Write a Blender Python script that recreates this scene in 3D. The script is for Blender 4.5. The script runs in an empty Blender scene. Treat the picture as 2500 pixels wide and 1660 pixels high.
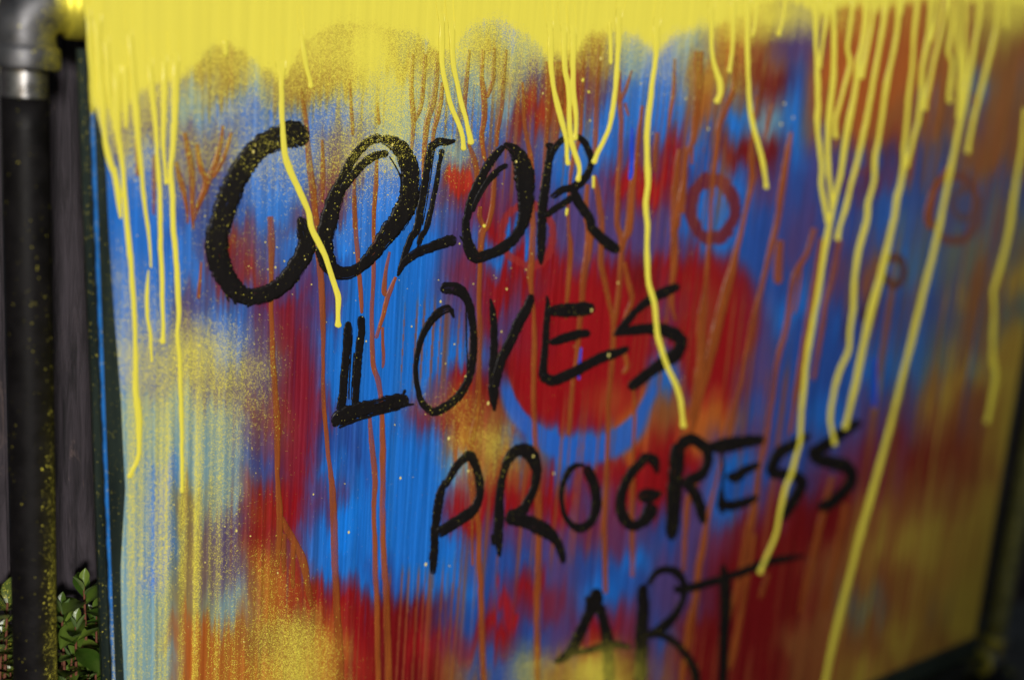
import bpy, bmesh, math, random
import numpy as np
from mathutils import Vector, Matrix

# ------------------------------------------------------------------ camera
PW, PH, F = 2500.0, 1660.0, 2800.0
CX, CY = PW / 2, PH / 2
def unit(v):
    v = np.array(v, float); return v / np.linalg.norm(v)
Dn = unit([(300 - CX) / F, (13400 - CY) / F, 1.0])            # world "down" seen from the camera
Hn = np.array([(4825 - CX) / F, (470 - CY) / F, 1.0]); Hn = unit(Hn - Hn.dot(Dn) * Dn)   # along the panel
WX, WZ = Hn, -Dn
WY = np.cross(WZ, WX)
PIPE_R = 0.0167
SHEET_T, BACK_T = 0.013, 0.005
PIPE_Y = SHEET_T + BACK_T + PIPE_R
_r = np.array([(75 - CX) / F, (700 - CY) / F, 1.0]) * (F * 2 * PIPE_R / 108.0)
CAM = np.array([0.0, PIPE_Y - _r.dot(WY), 0.95])
sc = bpy.context.scene
cd = bpy.data.cameras.new('camera'); cam = bpy.data.objects.new('camera', cd)
sc.collection.objects.link(cam); sc.camera = cam
cd.sensor_width = 36.0; cd.lens = 36.0 * F / PW; cd.clip_start = 0.01; cd.clip_end = 500
right = Vector((WX[0], WY[0], WZ[0])); up = -Vector((WX[1], WY[1], WZ[1])); fwd = Vector((WX[2], WY[2], WZ[2]))
m = Matrix((right, up, -fwd)).transposed().to_4x4(); m.translation = Vector(CAM); cam.matrix_world = m
cd.dof.use_dof = True; cd.dof.focus_distance = 1.005; cd.dof.aperture_fstop = 1.55; cd.dof.aperture_blades = 7

# ------------------------------------------------------------------ light
SUN_TO = Vector((-0.34, -1.0, 0.24)).normalized()
w = bpy.data.worlds.new('World'); sc.world = w; w.use_nodes = True
nt = w.node_tree; nt.nodes.clear()
sky = nt.nodes.new('ShaderNodeTexSky'); sky.sky_type = 'NISHITA'; sky.sun_disc = False
sky.sun_elevation = math.asin(SUN_TO.z); sky.sun_rotation = math.atan2(SUN_TO.x, SUN_TO.y)
bg = nt.nodes.new('ShaderNodeBackground'); bg.inputs['Strength'].default_value = 0.05
wo = nt.nodes.new('ShaderNodeOutputWorld')
nt.links.new(sky.outputs[0], bg.inputs[0]); nt.links.new(bg.outputs[0], wo.inputs[0])
sl = bpy.data.lights.new('sun', 'SUN'); sl.energy = 2.9; sl.angle = math.radians(8.0); sl.color = (1.0, 0.965, 0.92)
so = bpy.data.objects.new('sun', sl); sc.collection.objects.link(so)
so.rotation_euler = SUN_TO.to_track_quat('Z', 'Y').to_euler(); so.location = (-3, -6, 4)
sc.view_settings.view_transform = 'Standard'; sc.view_settings.look = 'None'
sc.view_settings.gamma = 1.0; sc.view_settings.exposure = -0.12; sc.view_settings.use_curve_mapping = False

# ------------------------------------------------------------------ helpers
random.seed(7); rng = np.random.default_rng(11)
COL = sc.collection
def ray(px, py):
    px = np.asarray(px, float); py = np.asarray(py, float)
    c = np.stack([(px - CX) / F, (py - CY) / F, np.ones_like(px)], -1)
    return np.stack([c @ WX, c @ WY, c @ WZ], -1)
def at(px, py, Y=0.0):
    """the point of the vertical plane y = Y seen at that place of the photograph"""
    d = ray(px, py); t = (Y - CAM[1]) / d[..., 1]
    return CAM + d * t[..., None]
def atv(px, py, Y=0.0): return Vector(at(np.float64(px), np.float64(py), Y))
def toward(P):
    """world points back to photograph coordinates"""
    v = P - CAM
    xc = v[..., 0] * WX[0] + v[..., 1] * WY[0] + v[..., 2] * WZ[0]
    yc = v[..., 0] * WX[1] + v[..., 1] * WY[1] + v[..., 2] * WZ[1]
    zc = v[..., 0] * WX[2] + v[..., 1] * WY[2] + v[..., 2] * WZ[2]
    return CX + F * xc / zc, CY + F * yc / zc
KS = 2362 / 850.0
OFF = {1: (0, 0), 2: (0, 550), 3: (0, 1100), 4: (825, 0), 5: (825, 550), 6: (825, 1100), 7: (1650, 0), 8: (1650, 550), 9: (1650, 1100)}
def K(c, pts):
    """measured points (x, y, width) of study area c in photograph coordinates"""
    ox, oy = OFF[c]
    return [(ox + p[0] / KS, oy + p[1] / KS, p[2] / KS) for p in pts]

def link(name, verts, faces, mat, parent=None, smooth=True, kind=None, label=None, cat=None, group=None):
    me = bpy.data.meshes.new(name); me.from_pydata([tuple(v) for v in verts], [], faces)
    if smooth: me.polygons.foreach_set('use_smooth', [True] * len(me.polygons))
    me.materials.append(mat); me.update()
    return link_me(name, me, parent, kind, label, cat, group)
def link_me(name, me, parent=None, kind=None, label=None, cat=None, group=None):
    o = bpy.data.objects.new(name, me); COL.objects.link(o)
    if parent is not None: o.parent = parent
    tag(o, label, cat, group, kind); return o
def tag(o, label=None, cat=None, group=None, kind=None):
    if label: o['label'] = label
    if cat: o['category'] = cat
    if group: o['group'] = group
    if kind: o['kind'] = kind
def empty(name, loc=(0, 0, 0)):
    o = bpy.data.objects.new(name, None); COL.objects.link(o); o.location = loc; o.empty_display_size = 0.02; return o

def vnoise(n, cell, seed):
    """smooth one-dimensional noise in -1..1, n samples, one knot every cell samples"""
    r = np.random.default_rng(seed); k = int(n / cell) + 4
    kn = r.uniform(-1, 1, k); x = np.arange(n) / cell; i = x.astype(int); f = x - i; f = f * f * (3 - 2 * f)
    return kn[i] * (1 - f) + kn[i + 1] * f
def noise2(x, y, scale, seed):
    r = np.random.default_rng(seed); N = 256; t = r.uniform(-1, 1, (N, N))
    u = x / scale; v = y / scale; i = np.floor(u).astype(int); j = np.floor(v).astype(int)
    fu = u - i; fv = v - j; fu = fu * fu * (3 - 2 * fu); fv = fv * fv * (3 - 2 * fv)
    g = lambda a, b: t[a % N, b % N]
    return (g(i, j) * (1 - fu) + g(i + 1, j) * fu) * (1 - fv) + (g(i, j + 1) * (1 - fu) + g(i + 1, j + 1) * fu) * fv
def lin(c):
    c = np.asarray(c, float) / 255.0
    return np.where(c <= 0.04045, c / 12.92, ((c + 0.055) / 1.055) ** 2.4)
def sstep(a, b, x):
    t = np.clip((x - a) / (b - a), 0, 1); return t * t * (3 - 2 * t)

# ------------------------------------------------------------------ materials
class N:
    def __init__(s, name):
        s.m = bpy.data.materials.new(name); s.m.use_nodes = True; s.t = s.m.node_tree; s.t.nodes.clear()
        s.out = s.t.nodes.new('ShaderNodeOutputMaterial'); s.p = s.t.nodes.new('ShaderNodeBsdfPrincipled')
        s.t.links.new(s.p.outputs[0], s.out.inputs[0])
    def new(s, typ, **kw):
        n = s.t.nodes.new(typ)
        for k, v in kw.items(): setattr(n, k, v)
        return n
    def set(s, n, **kw):
        for k, v in kw.items(): s.put(n.inputs[k.replace('_', ' ')], v)
        return n
    def put(s, inp, v):
        if hasattr(v, 'is_output'): s.t.links.new(v, inp)
        elif hasattr(v, '__len__') and len(v) == 3 and inp.type == 'RGBA': inp.default_value = (*v, 1)
        else: inp.default_value = v
    def math(s, op, a, b=0.0, c=None, clamp=False):
        n = s.new('ShaderNodeMath', operation=op, use_clamp=clamp); s.put(n.inputs[0], a); s.put(n.inputs[1], b)
        if c is not None: s.put(n.inputs[2], c)
        return n.outputs[0]
    def noise(s, scale, vec=None, detail=2.0, rough=0.5, dist=0.0):
        n = s.new('ShaderNodeTexNoise'); n.inputs['Scale'].default_value = scale; n.inputs['Detail'].default_value = detail
        n.inputs['Roughness'].default_value = rough; n.inputs['Distortion'].default_value = dist
        if vec is not None: s.t.links.new(vec, n.inputs['Vector'])
        return n.outputs['Fac']
    def coord(s, scale=(1, 1, 1), src='Object'):
        tc = s.new('ShaderNodeTexCoord'); mp = s.new('ShaderNodeMapping'); mp.inputs['Scale'].default_value = scale
        s.t.links.new(tc.outputs[src], mp.inputs['Vector']); return mp.outputs[0]
    def mix(s, f, a, b):
        n = s.new('ShaderNodeMix', data_type='RGBA'); s.put(n.inputs[0], f); s.put(n.inputs[6], a); s.put(n.inputs[7], b); return n.outputs[2]
    def ramp(s, f, a, b, lo=0.0, hi=1.0):
        n = s.new('ShaderNodeMapRange', interpolation_type='SMOOTHSTEP'); s.put(n.inputs[0], f)
        n.inputs[1].default_value = a; n.inputs[2].default_value = b; n.inputs[3].default_value = lo; n.inputs[4].default_value = hi; return n.outputs[0]
    def bump(s, h, strength=0.3, dist=0.001):
        n = s.new('ShaderNodeBump'); n.inputs['Strength'].default_value = strength; n.inputs['Distance'].default_value = dist
        s.t.links.new(h, n.inputs['Height']); s.t.links.new(n.outputs[0], s.p.inputs['Normal']); return n
    def dust(s, d, base, scale=2300.0, soft=0.19, yel=None):
        """yellow overspray: droplets whose cover follows d (0..1)"""
        v = s.coord(); yel = YEL if yel is None else yel
        vo = s.new('ShaderNodeTexVoronoi', voronoi_dimensions='3D', feature='F1'); vo.inputs['Scale'].default_value = scale
        s.t.links.new(v, vo.inputs['Vector'])
        sep = s.new('ShaderNodeSeparateColor'); s.t.links.new(vo.outputs['Color'], sep.inputs[0])
        n2 = s.ramp2(s.noise(scale * 0.12, v, 2.0, 0.6), 0.25, 0.75)
        nn = s.math('ADD', s.math('MULTIPLY', sep.outputs[0], 0.82), s.math('MULTIPLY', n2, 0.18))
        e = s.math('SUBTRACT', s.math('POWER', d, 1.25), nn)
        f = s.ramp(e, -0.06, 0.03)
        vb = s.new('ShaderNodeTexVoronoi', voronoi_dimensions='3D', feature='F1'); vb.inputs['Scale'].default_value = scale * 0.42
        s.t.links.new(v, vb.inputs['Vector']); sb = s.new('ShaderNodeSeparateColor'); s.t.links.new(vb.outputs['Color'], sb.inputs[0])
        big = s.math('MULTIPLY', s.ramp(s.math('SUBTRACT', s.math('MULTIPLY', d, 0.16), sb.outputs[1]), -0.01, 0.01), s.ramp(s.math('MULTIPLY', vb.outputs['Distance'], -1.0), -0.55, -0.4))
        f = s.math('MAXIMUM', s.math('MAXIMUM', f, big), s.math('MULTIPLY', d, s.math('ADD', s.math('MULTIPLY', d, soft * 2.2), soft * 0.5)))
        return s.mix(f, base, yel)
    def ramp2(s, f, a, b):
        n = s.new('ShaderNodeMapRange', interpolation_type='LINEAR'); s.put(n.inputs[0], f)
        n.inputs[1].default_value = a; n.inputs[2].default_value = b; return n.outputs[0]
YEL = tuple(lin((240, 228, 84)))
def attr(n, name, out='Fac'):
    a = n.new('ShaderNodeAttribute', attribute_name=name); return a.outputs[out]

def mat_coat():
    n = N('layered spray paint'); base = attr(n, 'paint', 'Color'); d = attr(n, 'dust')
    st = n.noise(1.0, n.coord((420, 1, 9)), 3.0, 0.6)
    st2 = n.noise(1.0, n.coord((130, 1, 3)), 2.0, 0.5)
    k = n.math('ADD', n.ramp(st, 0.3, 0.7, 0.84, 1.14), n.ramp(st2, 0.3, 0.7, -0.06, 0.06))
    g = n.new('ShaderNodeMix', data_type='RGBA', blend_type='MULTIPLY'); g.inputs[0].default_value = 1.0
    n.put(g.inputs[6], base); cc = n.new('ShaderNodeCombineColor'); [n.put(cc.inputs[i], k) for i in range(3)]; n.put(g.inputs[7], cc.outputs[0])
    yl = n.mix(n.ramp(st2, 0.3, 0.7), tuple(np.array(YEL) * .96), tuple(np.array(YEL) * 1.03))
    c = n.dust(d, g.outputs[2], soft=0.40, yel=yl)
    n.put(n.p.inputs['Base Color'], c)
    n.put(n.p.inputs['Roughness'], n.ramp(st, 0.3, 0.7, 0.30, 0.46)); n.p.inputs['Specular IOR Level'].default_value = 0.32
    n.bump(n.math('ADD', n.math('MULTIPLY', st2, 1.0), n.math('MULTIPLY', st, 0.35)), 0.22, 0.0012)
    return n.m
def mat_paint(name, col, rough=0.28, dusty=False, var=0.12, spec=0.4):
    n = N(name); v = n.coord((220, 220, 25)); f = n.ramp(n.noise(1.0, v, 3.0, 0.6), 0.3, 0.7)
    c = n.mix(f, tuple(np.array(col) * (1 - var)), tuple(np.minimum(np.array(col) * (1 + var), 1)))
    if dusty: c = n.dust(attr(n, 'dust'), c)
    n.put(n.p.inputs['Base Color'], c); n.p.inputs['Roughness'].default_value = rough; n.p.inputs['Specular IOR Level'].default_value = spec
    n.bump(n.noise(260, n.coord(), 2.0), 0.12, 0.0006)
    return n.m
M_COAT = mat_coat()
M_YEL = mat_paint('wet yellow paint', YEL, 0.26, var=0.03, spec=0.35)
M_BRN = mat_paint('thin orange brown paint', tuple(lin((158, 82, 34))), 0.34, True)
def thin(m, lo, hi):
    t = m.node_tree; p = [q for q in t.nodes if q.type == 'BSDF_PRINCIPLED'][0]; n = N.__new__(N); n.t = t
    t.links.new(n.ramp(n.noise(1.0, n.coord((120, 120, 14)), 3.0), 0.3, 0.7, lo, hi), p.inputs['Alpha'])
thin(M_BRN, 0.55, 0.9)
M_BLUE = mat_paint('blue paint run', tuple(lin((30, 70, 205))), 0.3, True)
M_EDGE = mat_paint('blue painted board edge', tuple(lin((26, 118, 205))), 0.35, True)
M_PALE = mat_paint('pale yellow droplets', tuple(lin((236, 220, 120))), 0.3)
def mat_black():
    n = N('black brush ink'); v = n.coord((300, 300, 60)); f = n.noise(1.0, v, 3.0, 0.6)
    c = n.mix(f, (0.0035, 0.003, 0.003), (0.012, 0.010, 0.010))
    n.put(n.p.inputs['Base Color'], n.dust(attr(n, 'dust'), c, soft=0.03)); n.p.inputs['Roughness'].default_value = 0.4; n.p.inputs['Specular IOR Level'].default_value = 0.2
    cx = n.new('ShaderNodeCombineXYZ'); n.put(cx.inputs[0], n.math('MULTIPLY', attr(n, 'brush_across'), 0.55)); n.put(cx.inputs[1], n.math('MULTIPLY', attr(n, 'brush_along'), 0.018))
    br = n.noise(1.0, cx.outputs[0], 3.0, 0.6)
    thr = n.math('ADD', n.ramp(attr(n, 'brush_end'), 0.0, 0.10, 0.10, 0.0), n.ramp(attr(n, 'brush_rim'), 0.70, 1.0, 0.0, 0.10))
    n.put(n.p.inputs['Alpha'], n.ramp(n.math('ADD', br, thr), 0.66, 0.71, 1.0, 0.0))
    n.bump(br, 0.3, 0.0006); return n.m
M_INK = mat_black()
def mat_sheet():
    n = N('dark green acrylic'); v = n.coord((90, 90, 6)); f = n.noise(1.0, v, 4.0, 0.65)
    c = n.mix(n.ramp(f, 0.3, 0.7), tuple(lin((26, 34, 32))), tuple(lin((44, 54, 48))))
    sp = n.noise(700, n.coord(), 1.0, 0.5); c = n.mix(n.ramp(sp, 0.70, 0.74, 0, 0.8), c, YEL)
    n.put(n.p.inputs['Base Color'], c); n.p.inputs['Roughness'].default_value = 0.3; n.p.inputs['Specular IOR Level'].default_value = 0.3
    return n.m
M_SHEET = mat_sheet()
def mat_pipe(name, col, metal, rough, side, lo, hi, amount, xr=None):
    """pipe metal with yellow overspray on the side that faced the spraying (world +x / front)"""
    n = N(name); f = n.noise(60, n.coord(), 5.0, 0.6)
    c = n.mix(n.ramp(f, 0.3, 0.7), tuple(np.array(col) * 0.7), tuple(np.array(col) * 1.35))
    ge = n.new('ShaderNodeNewGeometry'); sx = n.new('ShaderNodeSeparateXYZ'); n.put(sx.inputs[0], ge.outputs['Normal'])
    ps = n.new('ShaderNodeSeparateXYZ'); n.put(ps.inputs[0], ge.outputs['Position'])
    facing = n.ramp(n.math('ADD', n.math('MULTIPLY', sx.outputs[0], side), n.math('MULTIPLY', n.noise(40, n.coord(), 2.0), 0.35)), -0.2, 1.45)
    hgt = n.new('ShaderNodeMapRange', interpolation_type='SMOOTHSTEP'); n.put(hgt.inputs[0], ps.outputs[2])
    hgt.inputs[1].default_value = lo[0]; hgt.inputs[2].default_value = hi[0]; hgt.inputs[3].default_value = lo[1]; hgt.inputs[4].default_value = hi[1]
    d = n.math('MULTIPLY', n.math('MULTIPLY', facing, hgt.outputs[0]), amount)
    if xr: d = n.math('MAXIMUM', d, n.math('MULTIPLY', n.ramp(n.math('ADD', ps.outputs[0], n.math('MULTIPLY', n.noise(60, n.coord(), 2.0), 0.016)), xr[0], xr[1]), n.ramp(n.math('MULTIPLY', sx.outputs[1], -1.0), -0.7, 0.2)))
    yc = n.dust(d, c, 1700, 0.16)
    n.put(n.p.inputs['Base Color'], yc); n.p.inputs['Metallic'].default_value = metal
    n.put(n.p.inputs['Roughness'], n.ramp(f, 0.3, 0.7, rough - 0.06, rough + 0.1)); n.p.inputs['Specular IOR Level'].default_value = 0.35 if metal else 0.16
    n.bump(n.noise(420, n.coord(), 3.0), 0.25, 0.0006)
    return n.m

# ================================================================== THE PAINTING, measured on the photograph
BASE = [
 "BBBBBBWWWWWWBBBBRRBBBOWPWOOOWy", "BBBBWWWWWWWWWGWGWWGBGOWPOOOOWr", "BBBBPGWGWWWGGGGPRPBBOWrbOOOWBr",
 "BBBPPGBBBBBGGBBROBBBOBGBWOWWPr", "BBBPBPPBBPPBBGPPBBPRBrrBPbrbWW", "BBBBBPbBBqPBBRqPBPRRbBPbPqbbbb",
 "BBBBBbbBPqBBBPRPPPPPBBbPbbBPbg", "BBBBBBRPBbBBBPBBPPPPPBbPPbBbgg", "BBBBBBqRPbBBBqRRRRrRRrbbPWbbWy",
 "BBBBBPBPRPBBBPRqRRRPRRPBbPbbWg", "BBBBbPBPRBBBBBPPRRRRRRPbbbBgWy", "BBBBbPPPRBBBBRrRRRRBRRPbbBbWyy",
 "BBBGGGGqRPBBqRWRRROWOObbBPPWWy", "BBBGGGGPRbbBBOWBBBOROPPbPqrrWy", "BBBGBGGbRBbBBGWWbRRRRBbbqqWrWy",
 "BBBGBOGRRPBBBRRRRPRRPBqrrWWWyy", "BBBGBOPRqBBBBBPPPqPbPqrrrWyyyy", "BBBGBOPORBBbBBbbPbBPPrrrWWWyyy",
 "BBBGGOGORRRrrbbRqBbPPrrrWgWyyy", "BBBGGOOWWORrRqRbPRqbrrrWWWyWyy", "BBBGGOOOWORrrWbgWyrPrrrWWyWyWW"]
PAL = {'B': (26, 108, 202), 'b': (38, 74, 152), 'P': (78, 60, 114), 'q': (108, 40, 68), 'R': (138, 15, 22), 'r': (108, 14, 18),
       'O': (168, 86, 32), 'W': (136, 80, 42), 'G': (112, 150, 164), 'g': (88, 108, 106), 'y': (180, 158, 58)}
DUST = [
 "999999999999999999999997532136", "999998799899796775553310000000", "999975555689645322223310000000",
 "999744433457532111111010000000", "000433333345321111000000000000", "000122122222110000000000000000",
 "000011111111100000000000000000", "000101111110000000000000000000", "001211010000000000000000000000",
 "001221100000000000000000000000", "001334310000000000000000000000", "001556530000000000000000000000",
 "001677630000120000000000000000", "000666520000023000000000000000", "000666410000012000000000000000",
 "000665410000000000000000000000", "000665310000000000000000000000", "000665331000000000000000000000",
 "000765442000000000000000000000", "000765577300000000000000012232", "000765578410011437310000000010"]
GX = np.array([o + 42 + 85 * k for o in (0, 825, 1650) for k in range(10)], float)
GY = np.array([o + 40 + 80 * k for o in (0, 550, 1100) for k in range(7)], float)
TABC = np.array([[PAL[c] for c in r] for r in BASE], float)
TABC[1:4, 29] = PAL['W']; TABC[15:19, 5] = (136, 112, 66); TABC[8:15, 7:9] = .72 * TABC[8:15, 7:9] + .28 * np.array([88., 50, 96])
TABD = np.array([[float(c) / 9 for c in r] for r in DUST])
def lookup(tab, x, y, sharp=True):
    i = np.clip(np.searchsorted(GX, x) - 1, 0, 28); j = np.clip(np.searchsorted(GY, y) - 1, 0, 19)
    fx = np.clip((x - GX[i]) / (GX[i + 1] - GX[i]), 0, 1); fy = np.clip((y - GY[j]) / (GY[j + 1] - GY[j]), 0, 1)
    if sharp: fx = fx * fx * (3 - 2 * fx); fy = fy * fy * (3 - 2 * fy)
    if tab.ndim == 3: fx = fx[..., None]; fy = fy[..., None]
    return (tab[j, i] * (1 - fx) + tab[j, i + 1] * fx) * (1 - fy) + (tab[j + 1, i] * (1 - fx) + tab[j + 1, i + 1] * fx) * fy
# lower limit of the solid yellow coat
SOLID = [p[:2] for p in K(1, [(0, 700, 0), (600, 700, 0), (850, 690, 0), (930, 610, 0), (1000, 565, 0), (1060, 525, 0), (1200, 515, 0), (1250, 480, 0), (1310, 430, 0), (1380, 360, 0), (1450, 300, 0),
   (1520, 285, 0), (1580, 285, 0), (1650, 320, 0), (1720, 375, 0), (1800, 445, 0), (1880, 500, 0), (1925, 500, 0), (1960, 430, 0), (2010, 360, 0), (2060, 280, 0), (2120, 220, 0), (2220, 170, 0)])] + \
  [p[:2] for p in K(4, [(0, 140, 0), (300, 175, 0), (500, 205, 0), (600, 255, 0), (680, 325, 0), (790, 325, 0), (820, 280, 0), (860, 220, 0), (900, 170, 0), (1000, 125, 0), (1100, 125, 0), (1180, 165, 0), (1280, 210, 0),
   (1350, 280, 0), (1420, 340, 0), (1600, 335, 0), (1660, 255, 0), (1720, 200, 0), (1850, 195, 0), (1950, 205, 0), (2050, 230, 0), (2120, 295, 0), (2175, 300, 0), (2210, 270, 0), (2260, 225, 0)])] + \
  [p[:2] for p in K(7, [(0, 215, 0), (100, 180, 0), (200, 155, 0), (300, 140, 0), (400, 110, 0), (480, 115, 0), (560, 60, 0), (640, 15, 0), (720, -10, 0), (800, 5, 0), (850, 35, 0), (930, 95, 0), (1060, 95, 0), (1100, 50, 0),
   (1170, 5, 0), (1250, 15, 0), (1350, 35, 0), (1420, 25, 0), (1460, -5, 0), (1600, -30, 0), (1900, -50, 0), (2050, -10, 0), (2130, -5, 0), (2200, 10, 0), (2362, 30, 0)])]
SOLID = np.array(SOLID)
def dust_at(x, y):
    xw = x + 14 * noise2(x, y, 45, 3); yw = y + 14 * noise2(x, y, 45, 4)
    d = lookup(TABD, xw, yw, False)
    d = d * (1 - 0.34 * sstep(420, 300, y)) * (1 - 0.54 * sstep(820, 1000, y) * sstep(800, 560, x)) * (1 - 0.40 * sstep(1380, 1500, y))
    lim = np.interp(x + 5 * noise2(x, y, 30, 5), SOLID[:, 0], SOLID[:, 1])
    k = 9 + 22 * sstep(0, 60, lim - 0 * y)                      # soft mist along the edge
    s = 1 - sstep(-34, 52, y - lim + 7 * noise2(x, y, 26, 6))
    mist = 0.86 * np.exp(-np.clip(y - lim, 0, None) / 36.0) * sstep(2450, 1500, x)
    # dense misty cloud beside the first two words
    cl = np.exp(-(((x - 905) / 92) ** 2 + ((y - 120) / 135) ** 2))
    return np.clip(np.maximum.reduce([d, s * 1.05, mist, 0.90 * cl]), 0, 1)
def ellipse(x, y, c, cx, cy, rx, ry):
    ox, oy = OFF[c]; return np.hypot((x - ox - cx / KS) / (rx / KS), (y - oy - cy / KS) / (ry / KS))
def paint_at(x, y):
    """colour (sRGB 0-255) of the under-painting"""
    xw = x + 26 * noise2(x, y, 95, 21) + 9 * noise2(x, y, 28, 22); yw = y + 26 * noise2(x, y, 95, 23) + 9 * noise2(x, y, 28, 24)
    c = lookup(TABC, xw, yw)
    def lay(c, m, col): m = m[..., None]; return c * (1 - m) + np.array(col, float) * m
    for (k, cx, cy, rx, ry, col, a) in [(8, 1270, 560, 60, 75, (62, 34, 48), .9), (5, 2060, 1130, 60, 70, (70, 110, 190), .0), (6, 70, 560, 120, 150, (20, 120, 225), .9), (4, 820, 1180, 130, 90, (170, 22, 26), .9),
         (4, 2030, 1190, 190, 120, (160, 20, 24), .9), (6, 1150, 1080, 60, 150, (165, 18, 20), .8), (7, 2050, 560, 40, 110, (60, 110, 190), .8), (1, 1900, 1330, 170, 180, (22, 118, 216), .85),
         (4, 300, 1330, 130, 220, (20, 122, 226), .95), (5, 40, 120, 60, 160, (20, 122, 226), .9), (9, 430, 260, 120, 110, (32, 84, 170), .9), (7, 1270, 1030, 40, 110, (40, 90, 180), .8)]:
        e = ellipse(xw, yw, k, cx, cy, rx, ry); c = lay(c, a * (1 - sstep(0.6, 1.15, e)), col)
    return c

def rings_at(c, x, y):
    def lay(c, m, col): m = m[..., None]; return c * (1 - m) + np.array(col, float) * m
    # the red disc with the blue crescent below it
    xw = x + 12 * noise2(x, y, 90, 81); yw = y + 12 * noise2(x, y, 90, 82)
    e_out = ellipse(xw, yw, 5, 1655, 985, 555, 625); e_in = ellipse(x, y, 5, 1640, 900, 500, 550)
    low = sstep(550 + 950 / KS, 550 + 1150 / KS, y)
    c = lay(c, 0.85 * sstep(1.02, 0.80, e_in) * sstep(550 + 180 / KS, 550 + 420 / KS, y), (146, 15, 22))
    c = lay(c, 0.6 * sstep(.35, .0, ellipse(xw, yw, 5, 1850, 1180, 700, 600)), (165, 80, 34))
    c = lay(c, 0.93 * low * sstep(1.06, 0.95, e_out) * sstep(0.97, 1.02, e_in), (38, 96, 192))
    c = lay(c, 0.75 * sstep(1.1, .75, ellipse(xw, yw, 8, 250, 620, 330, 480)), (142, 15, 20))
    # rings of diluted red and brown
    for (k, cx, cy, rx, ry, wd, col, a) in [(7, 250, 1420, 165, 215, .29, (104, 34, 46), .95), (7, 1890, 1410, 175, 235, .17, (112, 62, 50), .75),
         (5, 1290, 70, 185, 215, .17, (150, 44, 40), .8), (8, 1480, 310, 75, 105, .38, (84, 52, 42), .9), (7, 1960, 1380, 90, 110, .3, (100, 66, 58), .6), (7, 1260, 1060, 90, 120, .3, (130, 50, 50), .4)]:
        e = ellipse(x, y, k, cx, cy, rx, ry) + 0.05 * noise2(x, y, 25, 31) + 0.05 * noise2(x, y, 8, 32)
        c = lay(c, a * sstep(wd, wd * .55, np.abs(e - 1 + wd * .3)), col)
    return c
# ---- the coat itself: a fine sheet of vertices over the board, coloured point by point
def edge_left(y):   # left limit of the coat
    p = K(1, [(520, -900, 0), (606, 0, 0), (622, 400, 0), (636, 690, 0), (690, 925, 0), (708, 1020, 0), (722, 1200, 0), (738, 1550, 0)]) + \
        K(2, [(775, 600, 0), (800, 900, 0), (822, 1200, 0), (838, 1540, 0)]) + K(3, [(850, 260, 0), (838, 460, 0), (818, 800, 0), (822, 1100, 0), (842, 1556, 0), (900, 2600, 0)])
    p = np.array(p); return np.interp(y, p[:, 1], p[:, 0])
def body_left(y): return 222 + (y - 108) * 0.038
def edge_right(y): return 2500 - (y - 838) * 0.168
def edge_bottom(x): return 1628 - 0.42 * (x - 2300)
def edge_top(x): return -30 + 0.2 * (x - 2450)
NXC, NYC = 1060, 720
yd = np.linspace(0, 1, NYC)
rowk = np.concatenate([np.linspace(-1, 0, 12)[:-1], yd, 1 + np.linspace(0, 1, 16)[1:]])
col = np.linspace(0, 1, NXC)
xa = 225 + col * 2255
ytop = edge_top(xa); ylow = np.minimum(1690, edge_bottom(xa) - 25); ybot = edge_bottom(xa)
R, Cc = len(rowk), NXC
PY = np.empty((R, Cc))
for j, k in enumerate(rowk):
    if k < 0: PY[j] = -25 + k * (-25 - np.minimum(ytop, -60)) * 1.0
    elif k <= 1: PY[j] = -25 + k * (ylow + 25)
    else: PY[j] = ylow + (k - 1) * (ybot - ylow)
PX = edge_left(PY) + (edge_right(PY) - edge_left(PY)) * col[None, :]
P3 = at(PX, PY, -0.0006)
# vertical running: every column carries its colour some way down
X3 = P3[..., 0]; colx = (X3 - X3.min()) / 0.00045
nn = int(colx.max()) + 8
run = 18 * vnoise(nn, 4, 41) + 26 * vnoise(nn, 11, 42) + 30 * vnoise(nn, 36, 43)
run2 = 26 * vnoise(nn, 3, 44) + 30 * vnoise(nn, 9, 45)
tint = 0.5 * vnoise(nn, 3, 46) + 0.5 * vnoise(nn, 8, 47)
ci = colx.astype(int)
amp = 0.45 + 0.55 * np.abs(noise2(PX, PY, 140, 48))
SY = PY - (run[ci] + 12) * amp * 1.5
SX = PX + 0.0 * SY
C0 = paint_at(SX, SY)
# vertical stripes where one colour ran over another
C1 = paint_at(SX + 55 * tint[ci], SY - 85 * np.abs(run2[ci]) / 40)
mx = np.clip(0.38 * sstep(-0.1, 0.55, tint[ci] + 0.25 * noise2(PX, PY, 60, 49)), 0, 1)[..., None]
C0 = C0 * (1 - mx) + C1 * mx
wide = vnoise(nn, 42, 61) + .5 * vnoise(nn, 16, 62)
C2 = paint_at(SX + 170 * wide[ci], SY - 30)
mr = (0.75 * sstep(1850, 2150, PX) * sstep(-.5, .6, vnoise(nn, 24, 63)[ci] + .4 * noise2(PX, PY, 120, 64)))[..., None]
C0 = C0 * (1 - mr) + C2 * mr
C0 = C0 * (1 + (0.06 * vnoise(nn, 6, 65) + 0.05 * vnoise(nn, 2.2, 66))[ci])[..., None] + (9 * sstep(.45, .8, vnoise(nn, 5, 67)) )[ci][..., None]
C0 = np.clip(C0, 3, 250)
ol = (0.38 * sstep(2080, 2350, PX) * (.6 + .4 * noise2(PX, PY, 150, 91)))[..., None]
C0 = C0 * (1 - ol) + np.array([134., 104, 50]) * ol
C0 = rings_at(C0, PX, PY - 3 * run[ci] / 40)
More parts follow.
